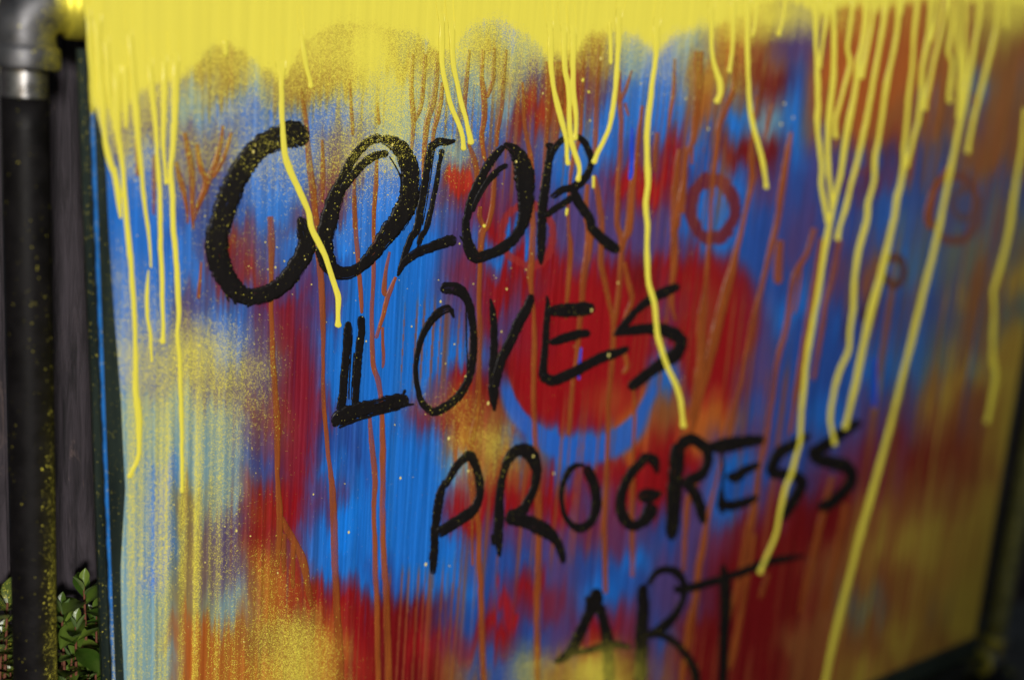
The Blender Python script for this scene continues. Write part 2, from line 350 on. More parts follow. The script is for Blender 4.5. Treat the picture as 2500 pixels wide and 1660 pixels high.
# many thin faint runs of diluted brown
br_ = sstep(.30, .50, vnoise(nn, 6, 71))[ci] * sstep(-.1, .5, noise2(colx * .9, PY, 210, 72)) * sstep(120, 320, PY)
br_ = (0.72 * br_ * sstep(500, 900, PX))[..., None]
C0 = C0 * (1 - br_) + np.array([140., 74, 40]) * br_
D0 = dust_at(PX + 6 * tint[ci], PY - 6 * run2[ci] / 40)
leftz = sstep(640, 480, PX) * sstep(820, 1150, PY)
D0 = np.clip(D0 + leftz * 0.22 * vnoise(nn, 14, 51)[ci] + leftz * 0.14 * vnoise(nn, 5, 52)[ci], 0, 1)
CL = np.clip(lin(C0), 0, 1)
idx = np.arange(R * Cc).reshape(R, Cc)
quads = np.stack([idx[:-1, :-1], idx[1:, :-1], idx[1:, 1:], idx[:-1, 1:]], -1).reshape(-1, 4)
def grid_mesh(name, V, Q, mat):
    me = bpy.data.meshes.new(name); me.vertices.add(len(V)); me.vertices.foreach_set('co', V.astype(np.float32).ravel())
    me.loops.add(Q.size); me.loops.foreach_set('vertex_index', Q.astype(np.int32).ravel())
    me.polygons.add(len(Q)); me.polygons.foreach_set('loop_start', np.arange(0, Q.size, 4, dtype=np.int32))
    me.update(calc_edges=True); me.materials.append(mat); return me
me = grid_mesh('paint_coat', P3.reshape(-1, 3), quads, M_COAT)
a = me.color_attributes.new('paint', 'FLOAT_COLOR', 'POINT')
a.data.foreach_set('color', np.concatenate([CL.reshape(-1, 3), np.ones((R * Cc, 1))], 1).astype(np.float32).ravel())
a = me.attributes.new('dust', 'FLOAT', 'POINT'); a.data.foreach_set('value', D0.astype(np.float32).ravel())

def add_dust(o, vals=None):
    me = o.data; n = len(me.vertices)
    if vals is None:
        co = np.empty(n * 3, np.float32); me.vertices.foreach_get('co', co); x, y = toward(co.reshape(-1, 3).astype(float)); vals = dust_at(x, y)
    a = me.attributes.new('dust', 'FLOAT', 'POINT'); a.data.foreach_set('value', np.asarray(vals, np.float32))

# ------------------------------------------------------------------ setting
gm = N('garden soil'); f = gm.noise(9, gm.coord(), 8.0, 0.65)
gm.put(gm.p.inputs['Base Color'], gm.mix(gm.ramp(f, 0.3, 0.7), (0.05, 0.04, 0.03), (0.14, 0.115, 0.095))); gm.p.inputs['Roughness'].default_value = 0.95
gm.bump(f, 0.6, 0.01)
gv = []; gf = []; n_ = 60
for j in range(n_ + 1):
    for i in range(n_ + 1):
        u = (i / n_ * 2 - 1); v = (j / n_ * 2 - 1); x = u * abs(u) * 60; y = v * abs(v) * 60
        gv.append((x, y, 0.012 * math.sin(x * 3.1) * math.cos(y * 2.3) - 0.012))
for j in range(n_):
    for i in range(n_): q = j * (n_ + 1) + i; gf.append((q, q + 1, q + n_ + 2, q + n_ + 1))
link('ground', gv, gf, gm.m, kind='structure')

# ------------------------------------------------------------------ unseen steep-roofed form, added only to shade the lower right of the board
A_ = atv(2060, 1190, 0.0) + SUN_TO * 8.5; ca, sa = math.cos(math.radians(52)), math.sin(math.radians(52))
ev_, rg_ = A_ - Vector((ca, 0, sa)) * 1.5, A_ + Vector((ca, 0, sa)) * 2.6
sun_blocker = empty('sun_blocker_shed', (rg_.x, A_.y, 0)); tag(sun_blocker, 'unseen steep roofed form added behind the camera to shade the lower right of the board', 'sun_blocker')
M_BLOCKW = mat_paint('weathered shed boards', (0.16, 0.11, 0.075), 0.8); M_BLOCKR = mat_paint('slate roof', (0.05, 0.05, 0.055), 0.7)
def blocker_part(name, pts, y0, y1, mat):
    n = len(pts); V = [(p[0] - rg_.x, y0, p[1]) for p in pts] + [(p[0] - rg_.x, y1, p[1]) for p in pts]
    Fs = [tuple(range(n)), tuple(range(2 * n - 1, n - 1, -1))] + [(i, i + n, (i + 1) % n + n, (i + 1) % n) for i in range(n)]
    return link(name, V, Fs, mat, sun_blocker, smooth=False)
hw_ = rg_.x - ev_.x - .12; dz = .12 * sa / ca + .06
k_ = (sa / ca)
blocker_part('blocker_wall', [(rg_.x - hw_, -.03), (rg_.x + hw_, -.03), (rg_.x + hw_, rg_.z - hw_ * k_ - .09), (rg_.x, rg_.z - .09), (rg_.x - hw_, rg_.z - hw_ * k_ - .09)], -2.6, -.1, M_BLOCKW)
for sg in (-1, 1):
    blocker_part('blocker_roof', [(rg_.x, rg_.z), (rg_.x + sg * (hw_ + .12), ev_.z), (rg_.x + sg * (hw_ + .12), ev_.z - .085), (rg_.x, rg_.z - .085)], -2.75, 0.0, M_BLOCKR)
blocker_part('blocker_door', [(rg_.x - .4, .0), (rg_.x + .4, .0), (rg_.x + .4, 1.95), (rg_.x - .4, 1.95)], -.098, -.06, M_BLOCKR)

# ------------------------------------------------------------------ fence behind
FY = 0.118
def mat_wood():
    n = N('black stained fence wood'); v = n.coord((26, 26, 2.2)); f = n.noise(5.0, v, 8.0, 0.72, 0.5); f2 = n.noise(14.0, n.coord(), 4.0)
    oi = n.new('ShaderNodeObjectInfo')
    c = n.mix(n.ramp(f, 0.3, 0.7), tuple(lin((30, 27, 30))), tuple(lin((72, 65, 71))))
    wear = n.ramp(n.noise(1.0, n.coord((30, 30, 9)), 5.0, 0.7, 1.2), 0.58, 0.76, 0, 0.55)
    c = n.mix(wear, c, tuple(lin((140, 118, 110))))
    c = n.mix(n.ramp(f2, 0.35, 0.75, 0, 0.35), c, tuple(lin((30, 27, 31))))
    n.put(n.p.inputs['Base Color'], c); n.p.inputs['Roughness'].default_value = 0.62; n.p.inputs['Specular IOR Level'].default_value = 0.25
    n.bump(f, 0.5, 0.002); return n.m
M_WOOD = mat_wood()
M_KNOT = mat_paint('bare knot wood', tuple(lin((150, 122, 104))), 0.7)
fence = empty('board_fence', (0.6, FY, 0)); tag(fence, 'dark stained vertical board fence behind the painted panel', 'fence')
xg = atv(8, 600, FY).x         # a joint shows at the far left
BW, GAP = 0.138, 0.006
def bevel_box(name, lo, hi, mat, parent, b=0.002, seg=2):
    bm = bmesh.new(); bmesh.ops.create_cube(bm, size=1.0)
    for v in bm.verts: v.co = Vector([lo[i] + (v.co[i] + .5) * (hi[i] - lo[i]) for i in range(3)])
    bmesh.ops.bevel(bm, geom=bm.edges[:], offset=b, segments=seg, affect='EDGES')
    me = bpy.data.meshes.new(name); bm.to_mesh(me); bm.free(); me.materials.append(mat)
    return link_me(name, me, parent)
x = xg + GAP - 5 * (BW + GAP)
i = 0
while x < 3.4:
    o = bevel_box('board', (0, 0, 0.04), (BW, 0.018, 1.92 + 0.004 * math.sin(i * 5)), M_WOOD, fence, 0.003)
    o.location = (x - 0.6, 0.002 * math.sin(i * 2.7), 0); o.rotation_euler.y = 0.0
    x += BW + GAP; i += 1
for z in (0.45, 1.55):
    bevel_box('rail', (xg - 0.8 - 0.6, 0.021, z), (3.4 - 0.6, 0.06, z + 0.09), M_WOOD, fence)

# ------------------------------------------------------------------ board (painted panel)
panel = empty('painted_board')
def poly_prism(name, pts, y0, y1, mat, parent):
    n = len(pts); V = [(p[0], y0, p[1]) for p in pts] + [(p[0], y1, p[1]) for p in pts]
    Fs = [tuple(range(n)), tuple(range(2 * n - 1, n - 1, -1))] + [(i, i + n, (i + 1) % n + n, (i + 1) % n) for i in range(n)]
    return link(name, V, Fs, mat, parent, smooth=False)
def xz(px, py, Y=0.0): v = atv(px, py, Y); return (v.x, v.z)
TL, BL = xz(body_left(-470), -470), xz(body_left(2495), 2495)
TR, BR = xz(edge_right(-32) + 3, -32), xz(edge_right(1560) + 3, edge_bottom(edge_right(1560)) + 3)
body = poly_prism('acrylic_sheet', [TL, BL, BR, TR], 0.0, SHEET_T, M_SHEET, panel)
coat = link_me('paint_coat', me, panel)
tag(panel, 'board of running blue, red and yellow spray paint with black brush lettering', 'painted board')
# left edge: painted blue, yellow where the top coat ran over it
ev = []; ef = []; n_ = 240
for i in range(n_ + 1):
    y = -470 + i * (2495 + 470) / n_; p = atv(body_left(y), y, 0.0)
    jx = 0.0006 + 0.0003 * math.sin(i * .7) + .0002 * math.sin(i * 2.3)
    ev += [(p.x + .0002, -0.0002, p.z), (p.x - .0004 - jx, .0008, p.z), (p.x - .0011 - jx, .0026, p.z), (p.x - .0008, .0042, p.z)]
    if i:
        for k in range(3): q = (i - 1) * 4 + k; ef.append((q, q + 1, q + 5, q + 4))
edge = link('painted_edge', ev, ef, M_EDGE, panel); tag(edge, 'blue painted left edge of the board')
co = np.array(ev); x_, y_ = toward(co)
add_dust(edge, np.where(y_ < 275, 1.0, 0.10 + 0.25 * np.exp(-(y_ - 275) / 40) + 0.28 * sstep(1350, 1660, y_) * np.tile([1, .9, .3, 0], n_ + 1)))
# backing strip showing left of the edge
b0 = [(190, 120), (205, 500), (225, 950), (250, 1660), (275, 2400)]
pts = [xz(x, y, SHEET_T) for x, y in b0] + [xz(body_left(2400) + 120, 2400, SHEET_T), xz(body_left(120) + 120, 120, SHEET_T)]
poly_prism('backing_strip', pts, SHEET_T + .0002, SHEET_T + BACK_T - .0002, M_SHEET, panel)

# ---- strokes and runs
def smooth_path(pts, step):
    """Catmull-Rom through (x, y, w), resampled"""
    P = np.array(pts, float)
    if len(P) == 2: P = np.vstack([P[0], (P[0] + P[1]) / 2, P[1]])
    Q = np.vstack([2 * P[0] - P[1], P, 2 * P[-1] - P[-2]]); out = []
    for i in range(1, len(Q) - 2):
        n = max(2, int(np.hypot(*(Q[i + 1] - Q[i])[:2]) / step)); t = (np.arange(n) / n)[:, None]
        a, b, c, d = Q[i - 1], Q[i], Q[i + 1], Q[i + 2]
        out.append(0.5 * (2 * b + (c - a) * t + (2 * a - 5 * b + 4 * c - d) * t * t + (3 * b - a - 3 * c + d) * t ** 3))
    out.append(P[-1:]); out = np.vstack(out); out[:, 2] = np.maximum(out[:, 2], 1.0); return out
def ribbon(pts, base, dome, step=3.0, across=7, jit=0.06, cap=True, wob=0.0, seed=0, lowedge=0.00015, flare=0.0):
    """domed band of paint that follows pts on the board: verts, faces"""
    S = smooth_path(pts, step); n = len(S); r = np.random.default_rng(seed)
    T = np.gradient(S[:, :2], axis=0); T /= np.maximum(np.linalg.norm(T, axis=1), 1e-6)[:, None]; Nn = np.stack([-T[:, 1], T[:, 0]], 1)
    hw = S[:, 2] / 2
    jl = 1 + jit * (vnoise(n, 3, seed + 1) + .6 * vnoise(n, 1.5, seed + 2)); jr = 1 + jit * (vnoise(n, 3, seed + 3) + .6 * vnoise(n, 1.5, seed + 4))
    c = S[:, :2] + Nn * (wob * vnoise(n, 8, seed + 5))[:, None]
    if cap:
        L = np.concatenate([[0], np.cumsum(np.linalg.norm(np.diff(S[:, :2], axis=0), axis=1))])
        for e, dist in ((0, L), (1, L[-1] - L)):
            k = hw[0] if e == 0 else hw[-1]; k = max(k, 1.0)
            if cap == 'end' and e == 0: continue
            q = np.clip(dist / k, 0, 1); f = np.sqrt(np.clip(1 - (1 - q) ** 2, 0.02, 1)); hw = hw * f
    hk = np.ones(n)
    if flare:
        L = np.concatenate([[0], np.cumsum(np.linalg.norm(np.diff(S[:, :2], axis=0), axis=1))])
        hw = hw * (1 + .12 * vnoise(n, 14, seed + 8)) * (1 + .28 * np.exp(-(((L[-1] - L) - 6) / 7) ** 2))
        hk = sstep(flare * 1.5, flare * 5.5, L); hw = hw * (1 + 0.55 * (1 - sstep(flare * 1.5, flare * 4.5, L)))
    s = np.linspace(-1, 1, across); V = []; Fs = []
    for i, t in enumerate(s):
        wdt = np.where(t < 0, jl, jr) * hw * t
        p = c + Nn * wdt[:, None]
        h = (base - .0003) * hk + .0003 + lowedge + dome * hk * np.sqrt(max(0, 1 - t * t)) * np.clip(hw / 6.0, 0.25, 1.3)
        V.append(np.stack([p[:, 0], p[:, 1], h if np.ndim(h) else np.full(n, h)], 1))
    V = np.stack(V, 1)                                    # n, across, (px, py, height)
    # skirt down to the coat so that the band is closed
    V = np.concatenate([V[:, :1] * [1, 1, 0] + [0, 0, base - .0004], V, V[:, -1:] * [1, 1, 0] + [0, 0, base - .0004]], 1)
    A = across + 2
    for i in range(n - 1):
        for k in range(A - 1): q = i * A + k; Fs.append((q, q + 1, q + A + 1, q + A))
    Fs.append(tuple(range(A))[::-1]); Fs.append(tuple((n - 1) * A + k for k in range(A)))
    V = V.reshape(-1, 3)
    Wd = at(V[:, 0], V[:, 1], 0.0); Wd[:, 1] = -V[:, 2]
    Lc = np.concatenate([[0], np.cumsum(np.linalg.norm(np.diff(S[:, :2], axis=0), axis=1))])
    sx_ = np.concatenate([[-1], np.linspace(-1, 1, across), [1]])
    ribbon.uv = np.stack([(hw[:, None] * sx_[None, :] + seed * 7.3).ravel(), np.repeat(Lc, A), np.repeat(np.minimum(Lc, Lc[-1] - Lc) / np.maximum(Lc[-1], 1), A), np.tile(np.abs(sx_), n)], 1)
    return Wd, Fs, V
def join(parts):
    Vs, Fs, o = [], [], 0
    for V, Fc, _ in parts:
        Vs.append(V); Fs += [tuple(i + o for i in f) for f in Fc]; o += len(V)
    return np.vstack(Vs), Fs

# ---- brown runs
BROWN = [
 K(1, [(1250, 900, 26), (1280, 1050, 42), (1300, 1200, 42), (1300, 1400, 34), (1310, 1556, 18)]), K(1, [(1330, 980, 26), (1360, 1130, 38), (1390, 1240, 38), (1330, 1420, 30)]),
 K(1, [(1510, 850, 16), (1490, 1000, 34), (1430, 1180, 48), (1380, 1300, 44), (1330, 1420, 32), (1310, 1500, 20)]), K(1, [(1190, 1100, 26), (1230, 1250, 38), (1265, 1400, 24), (1270, 1520, 14)]),
 K(1, [(1570, 900, 22), (1510, 1080, 28), (1440, 1210, 30)]), K(1, [(2040, 600, 20), (2070, 800, 30), (2095, 1100, 44), (2120, 1300, 44), (2150, 1556, 38)]) + K(2, [(2150, 150, 42), (2170, 300, 44), (2185, 600, 40), (2190, 900, 25), (2190, 1150, 28), (2210, 1400, 30), (2225, 1556, 30)]) + K(3, [(2235, 100, 30), (2255, 300, 46), (2265, 500, 48), (2270, 800, 46), (2285, 1100, 48), (2300, 1350, 52), (2310, 1600, 56)]),
 K(1, [(2185, 950, 18), (2190, 1200, 34), (2185, 1380, 14)]), K(1, [(1040, 1050, 20), (1040, 1250, 30), (1042, 1460, 18)]), K(1, [(918, 930, 14), (930, 1200, 22)]),
 K(2, [(1830, -60, 40), (1840, 150, 48), (1838, 300, 34), (1835, 500, 30), (1845, 800, 34), (1860, 1100, 40), (1875, 1300, 44), (1880, 1556, 38)]) + K(3, [(1880, 200, 32), (1895, 400, 44), (1890, 600, 44), (1880, 800, 18)]),
 K(3, [(1905, 450, 36), (1960, 560, 50), (2010, 650, 50), (2050, 740, 54), (2075, 850, 48), (2100, 1000, 38), (2110, 1060, 18)]), K(3, [(1925, 560, 36), (1922, 700, 34), (1920, 830, 18)]), K(3, [(1985, 620, 36), (1985, 930, 24)]),
 K(2, [(1365, 250, 12), (1350, 420, 24), (1345, 500, 26)]),
 K(5, [(112, -200, 26), (115, 0, 30), (135, 250, 30), (155, 500, 30), (160, 600, 18)]), K(5, [(250, -200, 26), (240, 0, 26), (240, 300, 28), (228, 600, 28), (230, 750, 30), (240, 950, 34), (270, 1050, 38), (290, 1200, 30), (300, 1400, 36), (303, 1556, 42)]) + K(6, [(302, 200, 36), (300, 400, 38), (305, 600, 38), (315, 800, 42), (325, 1000, 42), (330, 1200, 45), (348, 1600, 46)]),
 K(5, [(350, 180, 16), (320, 330, 26), (312, 450, 36), (330, 480, 20)]), K(5, [(390, 350, 20), (340, 470, 34), (300, 620, 28), (255, 770, 24)]), K(5, [(300, 690, 18), (305, 900, 22), (300, 970, 14)]),
 K(5, [(212, 1290, 22), (225, 1450, 34), (235, 1556, 38)]) + K(6, [(250, 200, 38), (240, 400, 30), (248, 600, 32), (250, 800, 36), (262, 1000, 36), (265, 1200, 36), (272, 1600, 38)]),
 K(4, [(505, 370, 20), (495, 600, 30), (505, 750, 34), (510, 850, 30), (495, 1030, 18)]), K(4, [(590, 370, 20), (575, 600, 30), (560, 720, 30), (515, 830, 26)]), K(4, [(672, 350, 24), (665, 550, 34), (640, 700, 42), (600, 850, 40), (585, 1000, 34), (572, 1220, 22)]),
 K(4, [(705, 560, 22), (690, 720, 34), (650, 880, 30), (635, 980, 22)]), K(4, [(890, 340, 18), (870, 550, 32), (860, 720, 26), (880, 830, 18)]), K(4, [(985, 340, 22), (975, 520, 30), (990, 660, 40), (990, 800, 40), (972, 920, 34), (990, 1060, 28), (1012, 1110, 18)]),
 K(4, [(1062, 330, 20), (1045, 550, 30), (1005, 670, 28)]), K(4, [(1142, 340, 16), (1120, 560, 28), (1105, 750, 28), (1080, 900, 28), (1075, 1000, 20)]), K(4, [(880, 970, 18), (920, 1080, 38), (940, 1180, 40), (935, 1260, 22)]),
 K(4, [(1250, 560, 16), (1260, 800, 28), (1280, 950, 30), (1310, 1100, 34), (1325, 1250, 24)]), K(4, [(1665, 350, 22), (1655, 600, 30), (1640, 900, 30), (1600, 1050, 38), (1570, 1250, 24), (1560, 1500, 24)]) + K(5, [(1575, 150, 36), (1570, 300, 34), (1555, 450, 30), (1545, 640, 16)]),
 K(4, [(1775, 300, 20), (1755, 600, 34), (1745, 900, 34), (1735, 1050, 28)]), K(4, [(1430, 420, 60), (1425, 600, 50), (1420, 800, 34), (1400, 1100, 30), (1375, 1300, 26)]), K(4, [(1490, 420, 60), (1500, 650, 60), (1480, 900, 40), (1470, 1000, 20)]),
 K(4, [(1740, 1190, 20), (1755, 1300, 40), (1775, 1430, 42), (1785, 1556, 44)]) + K(5, [(1780, 250, 40), (1810, 400, 36), (1840, 540, 34), (1865, 680, 36), (1850, 1000, 36), (1830, 1200, 32), (1825, 1556, 30)]) + K(6, [(1810, 300, 32), (1805, 600, 36), (1810, 800, 34), (1815, 970, 28)]),
 K(4, [(1910, 480, 16), (1905, 650, 34), (1920, 820, 34), (1915, 1000, 34), (1900, 1250, 36), (1890, 1500, 40)]) + K(5, [(1915, 80, 46), (1920, 180, 38), (1910, 350, 34), (1890, 550, 36), (1868, 680, 32)]), K(4, [(1990, 480, 12), (1950, 600, 26), (1912, 690, 28)]), K(4, [(1940, 700, 22), (1968, 790, 13)]),
 K(4, [(2282, 400, 18), (2275, 600, 28), (2255, 750, 25), (2240, 880, 13)]), K(4, [(2062, 720, 24), (2040, 900, 30), (2020, 1100, 34), (1990, 1300, 48), (1970, 1556, 56)]) + K(5, [(1945, 90, 40), (1930, 180, 20)]),
 K(4, [(2315, 1010, 30), (2290, 1200, 44), (2280, 1400, 50), (2280, 1556, 54)]) + K(5, [(2280, 200, 55), (2270, 380, 34), (2265, 550, 26), (2290, 650, 18)]), K(4, [(2350, 990, 22), (2350, 1200, 30), (2330, 1450, 40)]),
 K(4, [(262, 1060, 20), (255, 1250, 32), (245, 1400, 30), (240, 1556, 24)]), K(4, [(75, 540, 14), (90, 750, 24), (100, 920, 22)]), K(4, [(265, 700, 14), (275, 850, 26)]), K(4, [(110, 1190, 16), (108, 1400, 30), (112, 1556, 28)]), K(4, [(2165, 900, 30), (2150, 1050, 36), (2145, 1170, 18)]),
 K(4, [(960, 1400, 26), (960, 1480, 34), (1000, 1556, 34)]), K(4, [(1060, 1200, 26), (1045, 1400, 36), (1010, 1540, 34)]) + K(5, [(975, 50, 50), (960, 250, 32), (955, 500, 32), (960, 700, 34), (955, 900, 36), (950, 1100, 38), (935, 1300, 44), (905, 1450, 44), (898, 1556, 38)]) + K(6, [(905, 200, 46), (925, 380, 46), (950, 500, 36), (955, 700, 36), (965, 900, 40), (970, 1100, 40), (975, 1300, 40), (988, 1600, 40)]), K(6, [(905, 400, 18), (908, 600, 18), (911, 780, 16)]),
 K(5, [(1310, -150, 36), (1320, 0, 44), (1315, 200, 44), (1300, 340, 44), (1310, 450, 30), (1325, 600, 25), (1330, 800, 36), (1325, 1000, 34), (1325, 1200, 34), (1335, 1400, 36), (1345, 1556, 34)]) + K(6, [(1350, 200, 40), (1360, 400, 45), (1360, 600, 45), (1355, 800, 45), (1350, 1000, 45), (1350, 1200, 45), (1350, 1600, 40)]),
 K(4, [(1690, 1250, 30), (1680, 1450, 44)]) + K(5, [(1705, 20, 62), (1690, 200, 54), (1665, 350, 48), (1650, 550, 36), (1630, 750, 34), (1610, 950, 30), (1580, 1150, 30), (1560, 1430, 32)]), K(5, [(1940, 250, 26), (1970, 400, 36), (1990, 500, 36), (1950, 620, 30), (1925, 720, 26)]),
 K(5, [(1930, 840, 26), (1960, 950, 34), (1930, 1010, 24)]), K(5, [(2000, 1100, 24), (2010, 1300, 24), (2000, 1556, 24)]) + K(6, [(1995, 300, 38), (1990, 500, 36), (1995, 700, 32), (1995, 860, 24)]),
 K(7, [(150, 350, 70), (150, 600, 60), (130, 800, 45), (115, 950, 44), (75, 1050, 30), (50, 1250, 40), (20, 1400, 44), (0, 1556, 40)]), K(7, [(105, 1000, 26), (105, 1120, 20)]), K(7, [(400, 380, 40), (390, 600, 40), (330, 750, 48), (290, 870, 40), (270, 1050, 30), (250, 1200, 30), (235, 1400, 26), (230, 1556, 26)]) + K(8, [(222, 120, 28), (212, 250, 28), (195, 450, 30), (178, 580, 56), (165, 700, 60), (175, 850, 66), (160, 1000, 66), (130, 1150, 50), (100, 1320, 36)]),
 K(7, [(548, 650, 18), (520, 900, 30), (510, 1100, 48), (520, 1200, 38), (490, 1350, 30), (455, 1500, 28)]) + K(8, [(435, 70, 30), (390, 250, 48), (350, 400, 66), (300, 600, 70), (250, 800, 70), (200, 1000, 64), (150, 1200, 48), (100, 1420, 28)]), K(7, [(650, 700, 20), (620, 850, 26), (598, 960, 18)]),
 K(7, [(780, 900, 24), (750, 1050, 38), (720, 1250, 48), (690, 1480, 44)]) + K(8, [(665, 70, 44), (620, 250, 40), (570, 450, 34), (520, 650, 32), (470, 900, 32), (430, 1100, 30), (380, 1300, 34), (350, 1450, 28)]),
 K(8, [(935, 20, 34), (890, 180, 36), (810, 330, 44), (775, 480, 38), (740, 720, 36), (690, 900, 36), (660, 1100, 32), (630, 1300, 36), (600, 1500, 34)]) + K(9, [(570, 100, 28), (550, 200, 32), (540, 320, 48), (520, 430, 56), (480, 600, 44), (450, 760, 40), (410, 950, 38), (350, 1180, 30)]),
 K(8, [(985, 90, 26), (940, 400, 36), (890, 650, 36), (860, 850, 40), (830, 1050, 44), (800, 1250, 28), (770, 1420, 22)]), K(8, [(1110, 100, 34), (1060, 350, 34), (1010, 550, 34), (970, 800, 34), (930, 1050, 28)]), K(8, [(705, 100, 50), (690, 300, 62), (690, 400, 58)]), K(8, [(850, 270, 18), (820, 500, 22), (795, 600, 16)]),
 K(9, [(170, 170, 28), (90, 300, 38), (65, 500, 36), (50, 820, 30)]), K(9, [(310, 50, 18), (230, 380, 28), (190, 600, 44), (150, 800, 48), (130, 1000, 48), (90, 1200, 56), (50, 1450, 48), (35, 1600, 46)]), K(9, [(530, 560, 34), (490, 800, 40), (440, 1100, 40), (390, 1350, 46), (360, 1480, 30)]),
 K(9, [(1060, 170, 36), (990, 450, 44), (930, 700, 40), (880, 900, 40), (840, 1100, 26)]), K(9, [(1150, 360, 36), (1090, 700, 46), (1040, 900, 44), (1010, 1100, 36)]), K(9, [(620, 830, 26), (570, 1000, 28)]),
 K(7, [(1860, 1120, 26), (1760, 1280, 50), (1710, 1450, 56), (1720, 1556, 50)]), K(7, [(2010, 640, 20), (2030, 740, 28), (1990, 860, 30)]),
]
for i, p in enumerate(BROWN):
    V, Fs, _ = ribbon(p, 0.0007 + 0.00002 * (i % 5), 0.00014, 4.0, 5, 0.07, 'end', 0.7, 100 + i * 7)
    o = link('brown_paint_run', V, Fs, M_BRN, panel); add_dust(o)
for i, p in enumerate([K(4, [(1995, 870, 16), (1990, 1000, 28), (1990, 1100, 34), (1985, 1180, 38), (1978, 1225, 24)]), K(8, [(1350, 900, 20), (1350, 1150, 34), (1345, 1240, 26)]), K(5, [(1650, 830, 14), (1635, 950, 22), (1632, 1050, 14)])]):
    V, Fs, _ = ribbon(p, 0.0007, 0.0003, 4.0, 5, 0.07, 'end', 0.7, 900 + i * 7)
    o = link('blue_paint_run', V, Fs, M_BLUE, panel); add_dust(o)

# ---- black brush letters
LET = {}
def S(n, c, pts): LET.setdefault(n, []).append(K(c, pts))
def S2(n, *segs): LET.setdefault(n, []).append(sum([K(c, p) for c, p in segs], []))
S2('C', (1, [(2090, 955, 110), (1990, 915, 190), (1890, 935, 165), (1760, 1000, 150), (1660, 1120, 150), (1580, 1260, 158), (1505, 1480, 160)]), (2, [(1472, 60, 160), (1472, 190, 155), (1500, 300, 150), (1560, 400, 135), (1650, 475, 120), (1780, 470, 118), (1900, 410, 120), (1990, 310, 125), (2060, 190, 130), (2075, 90, 115), (2050, 0, 90), (2030, -60, 34)]))
S('C', 2, [(1400, 60, 10), (1395, 160, 12), (1430, 280, 10), (1500, 400, 12), (1550, 520, 14)])
S('C', 2, [(1415, 130, 8), (1440, 250, 8), (1490, 350, 8)])
S('C', 2, [(1570, 440, 40), (1595, 540, 16)])
S('C', 2, [(1640, 520, 30), (1710, 515, 40), (1670, 555, 12)])
S2('O', (4, [(290, 935, 75), (400, 990, 105), (470, 1100, 125), (490, 1230, 135), (470, 1370, 140), (410, 1490, 140)]), (5, [(330, 60, 120), (240, 190, 95), (150, 280, 75), (60, 325, 85), (-40, 300, 105), (-85, 210, 120), (-95, 90, 120)]), (4, [(-60, 1480, 125), (-25, 1350, 110), (30, 1220, 80), (70, 1120, 62), (140, 1020, 62), (220, 955, 60), (300, 935, 70)]))
S('O', 4, [(20, 1290, 60), (90, 1200, 60), (170, 1110, 55), (250, 1060, 55), (340, 1040, 50)])
S('O', 4, [(345, 1060, 8), (420, 1200, 10), (420, 1330, 10), (380, 1400, 8)])
S2('L', (4, [(640, 985, 60), (610, 1080, 52), (590, 1220, 50), (560, 1400, 52), (530, 1556, 50)]), (5, [(490, 90, 44), (450, 200, 44), (410, 330, 26)]))
S('L', 4, [(610, 1010, 50), (680, 965, 58), (740, 965, 45), (795, 955, 22)])
S2('L', (4, [(705, 1010, 44), (690, 1090, 26), (665, 1250, 30), (635, 1400, 28), (600, 1540, 34)]), (5, [(560, 80, 38), (540, 160, 28)]))
S('L', 4, [(690, 1020, 6), (640, 1300, 7), (580, 1556, 8)])
S('L', 4, [(650, 1020, 7), (610, 1300, 6), (570, 1530, 8)])
S('L', 5, [(400, 345, 18), (440, 260, 52), (520, 195, 66), (620, 150, 70), (720, 115, 74), (800, 90, 84)])
S2('O2', (4, [(1120, 975, 40), (1190, 1020, 80), (1245, 1110, 125), (1262, 1220, 135), (1270, 1340, 115), (1265, 1450, 90)]), (5, [(1240, 10, 75), (1190, 90, 72), (1110, 155, 72), (1010, 200, 72), (930, 215, 85), (885, 150, 80), (870, 60, 60), (865, -30, 50)]), (4, [(875, 1470, 52), (895, 1370, 56), (940, 1260, 58), (1000, 1150, 58), (1060, 1060, 56), (1120, 990, 50)]))
S('O2', 4, [(905, 1440, 32), (950, 1330, 36), (1020, 1220, 40), (1090, 1150, 38), (1150, 1120, 42)])
S('O2', 4, [(930, 1400, 8), (1010, 1260, 8), (1090, 1180, 8)])
S('O2', 5, [(820, 70, 10), (860, 130, 12), (920, 190, 14)])
S2('R', (4, [(1405, 975, 26), (1440, 1010, 62), (1425, 1100, 55), (1405, 1250, 62), (1385, 1400, 62), (1378, 1556, 60)]), (5, [(1375, 100, 60), (1375, 200, 48), (1375, 270, 22)]))
S('R', 4, [(1440, 1060, 40), (1500, 965, 42), (1590, 920, 36), (1660, 960, 46), (1705, 1040, 50), (1710, 1120, 46), (1670, 1210, 54), (1600, 1270, 60), (1520, 1290, 50), (1440, 1340, 42)])
S('R', 4, [(1400, 1470, 40), (1450, 1430, 46), (1530, 1380, 46), (1590, 1330, 50)])
S2('R', (4, [(1590, 1290, 60), (1640, 1390, 66), (1700, 1480, 62)]), (5, [(1720, 20, 64), (1790, 90, 72), (1850, 140, 80), (1905, 180, 56)]))
S('R', 5, [(1690, 30, 8), (1760, 100, 10), (1830, 170, 10)])
S('L2', 5, [(65, 650, 34), (65, 720, 56), (55, 850, 50), (40, 1000, 50), (28, 1150, 52), (5, 1260, 60)])
S('L2', 5, [(155, 612, 52), (155, 720, 48), (140, 850, 50), (125, 1000, 50), (118, 1150, 46), (110, 1240, 46)])
S('L2', 5, [(95, 740, 7), (80, 950, 7), (70, 1180, 8)]); S('L2', 5, [(105, 860, 5), (92, 1050, 6), (85, 1180, 5)])
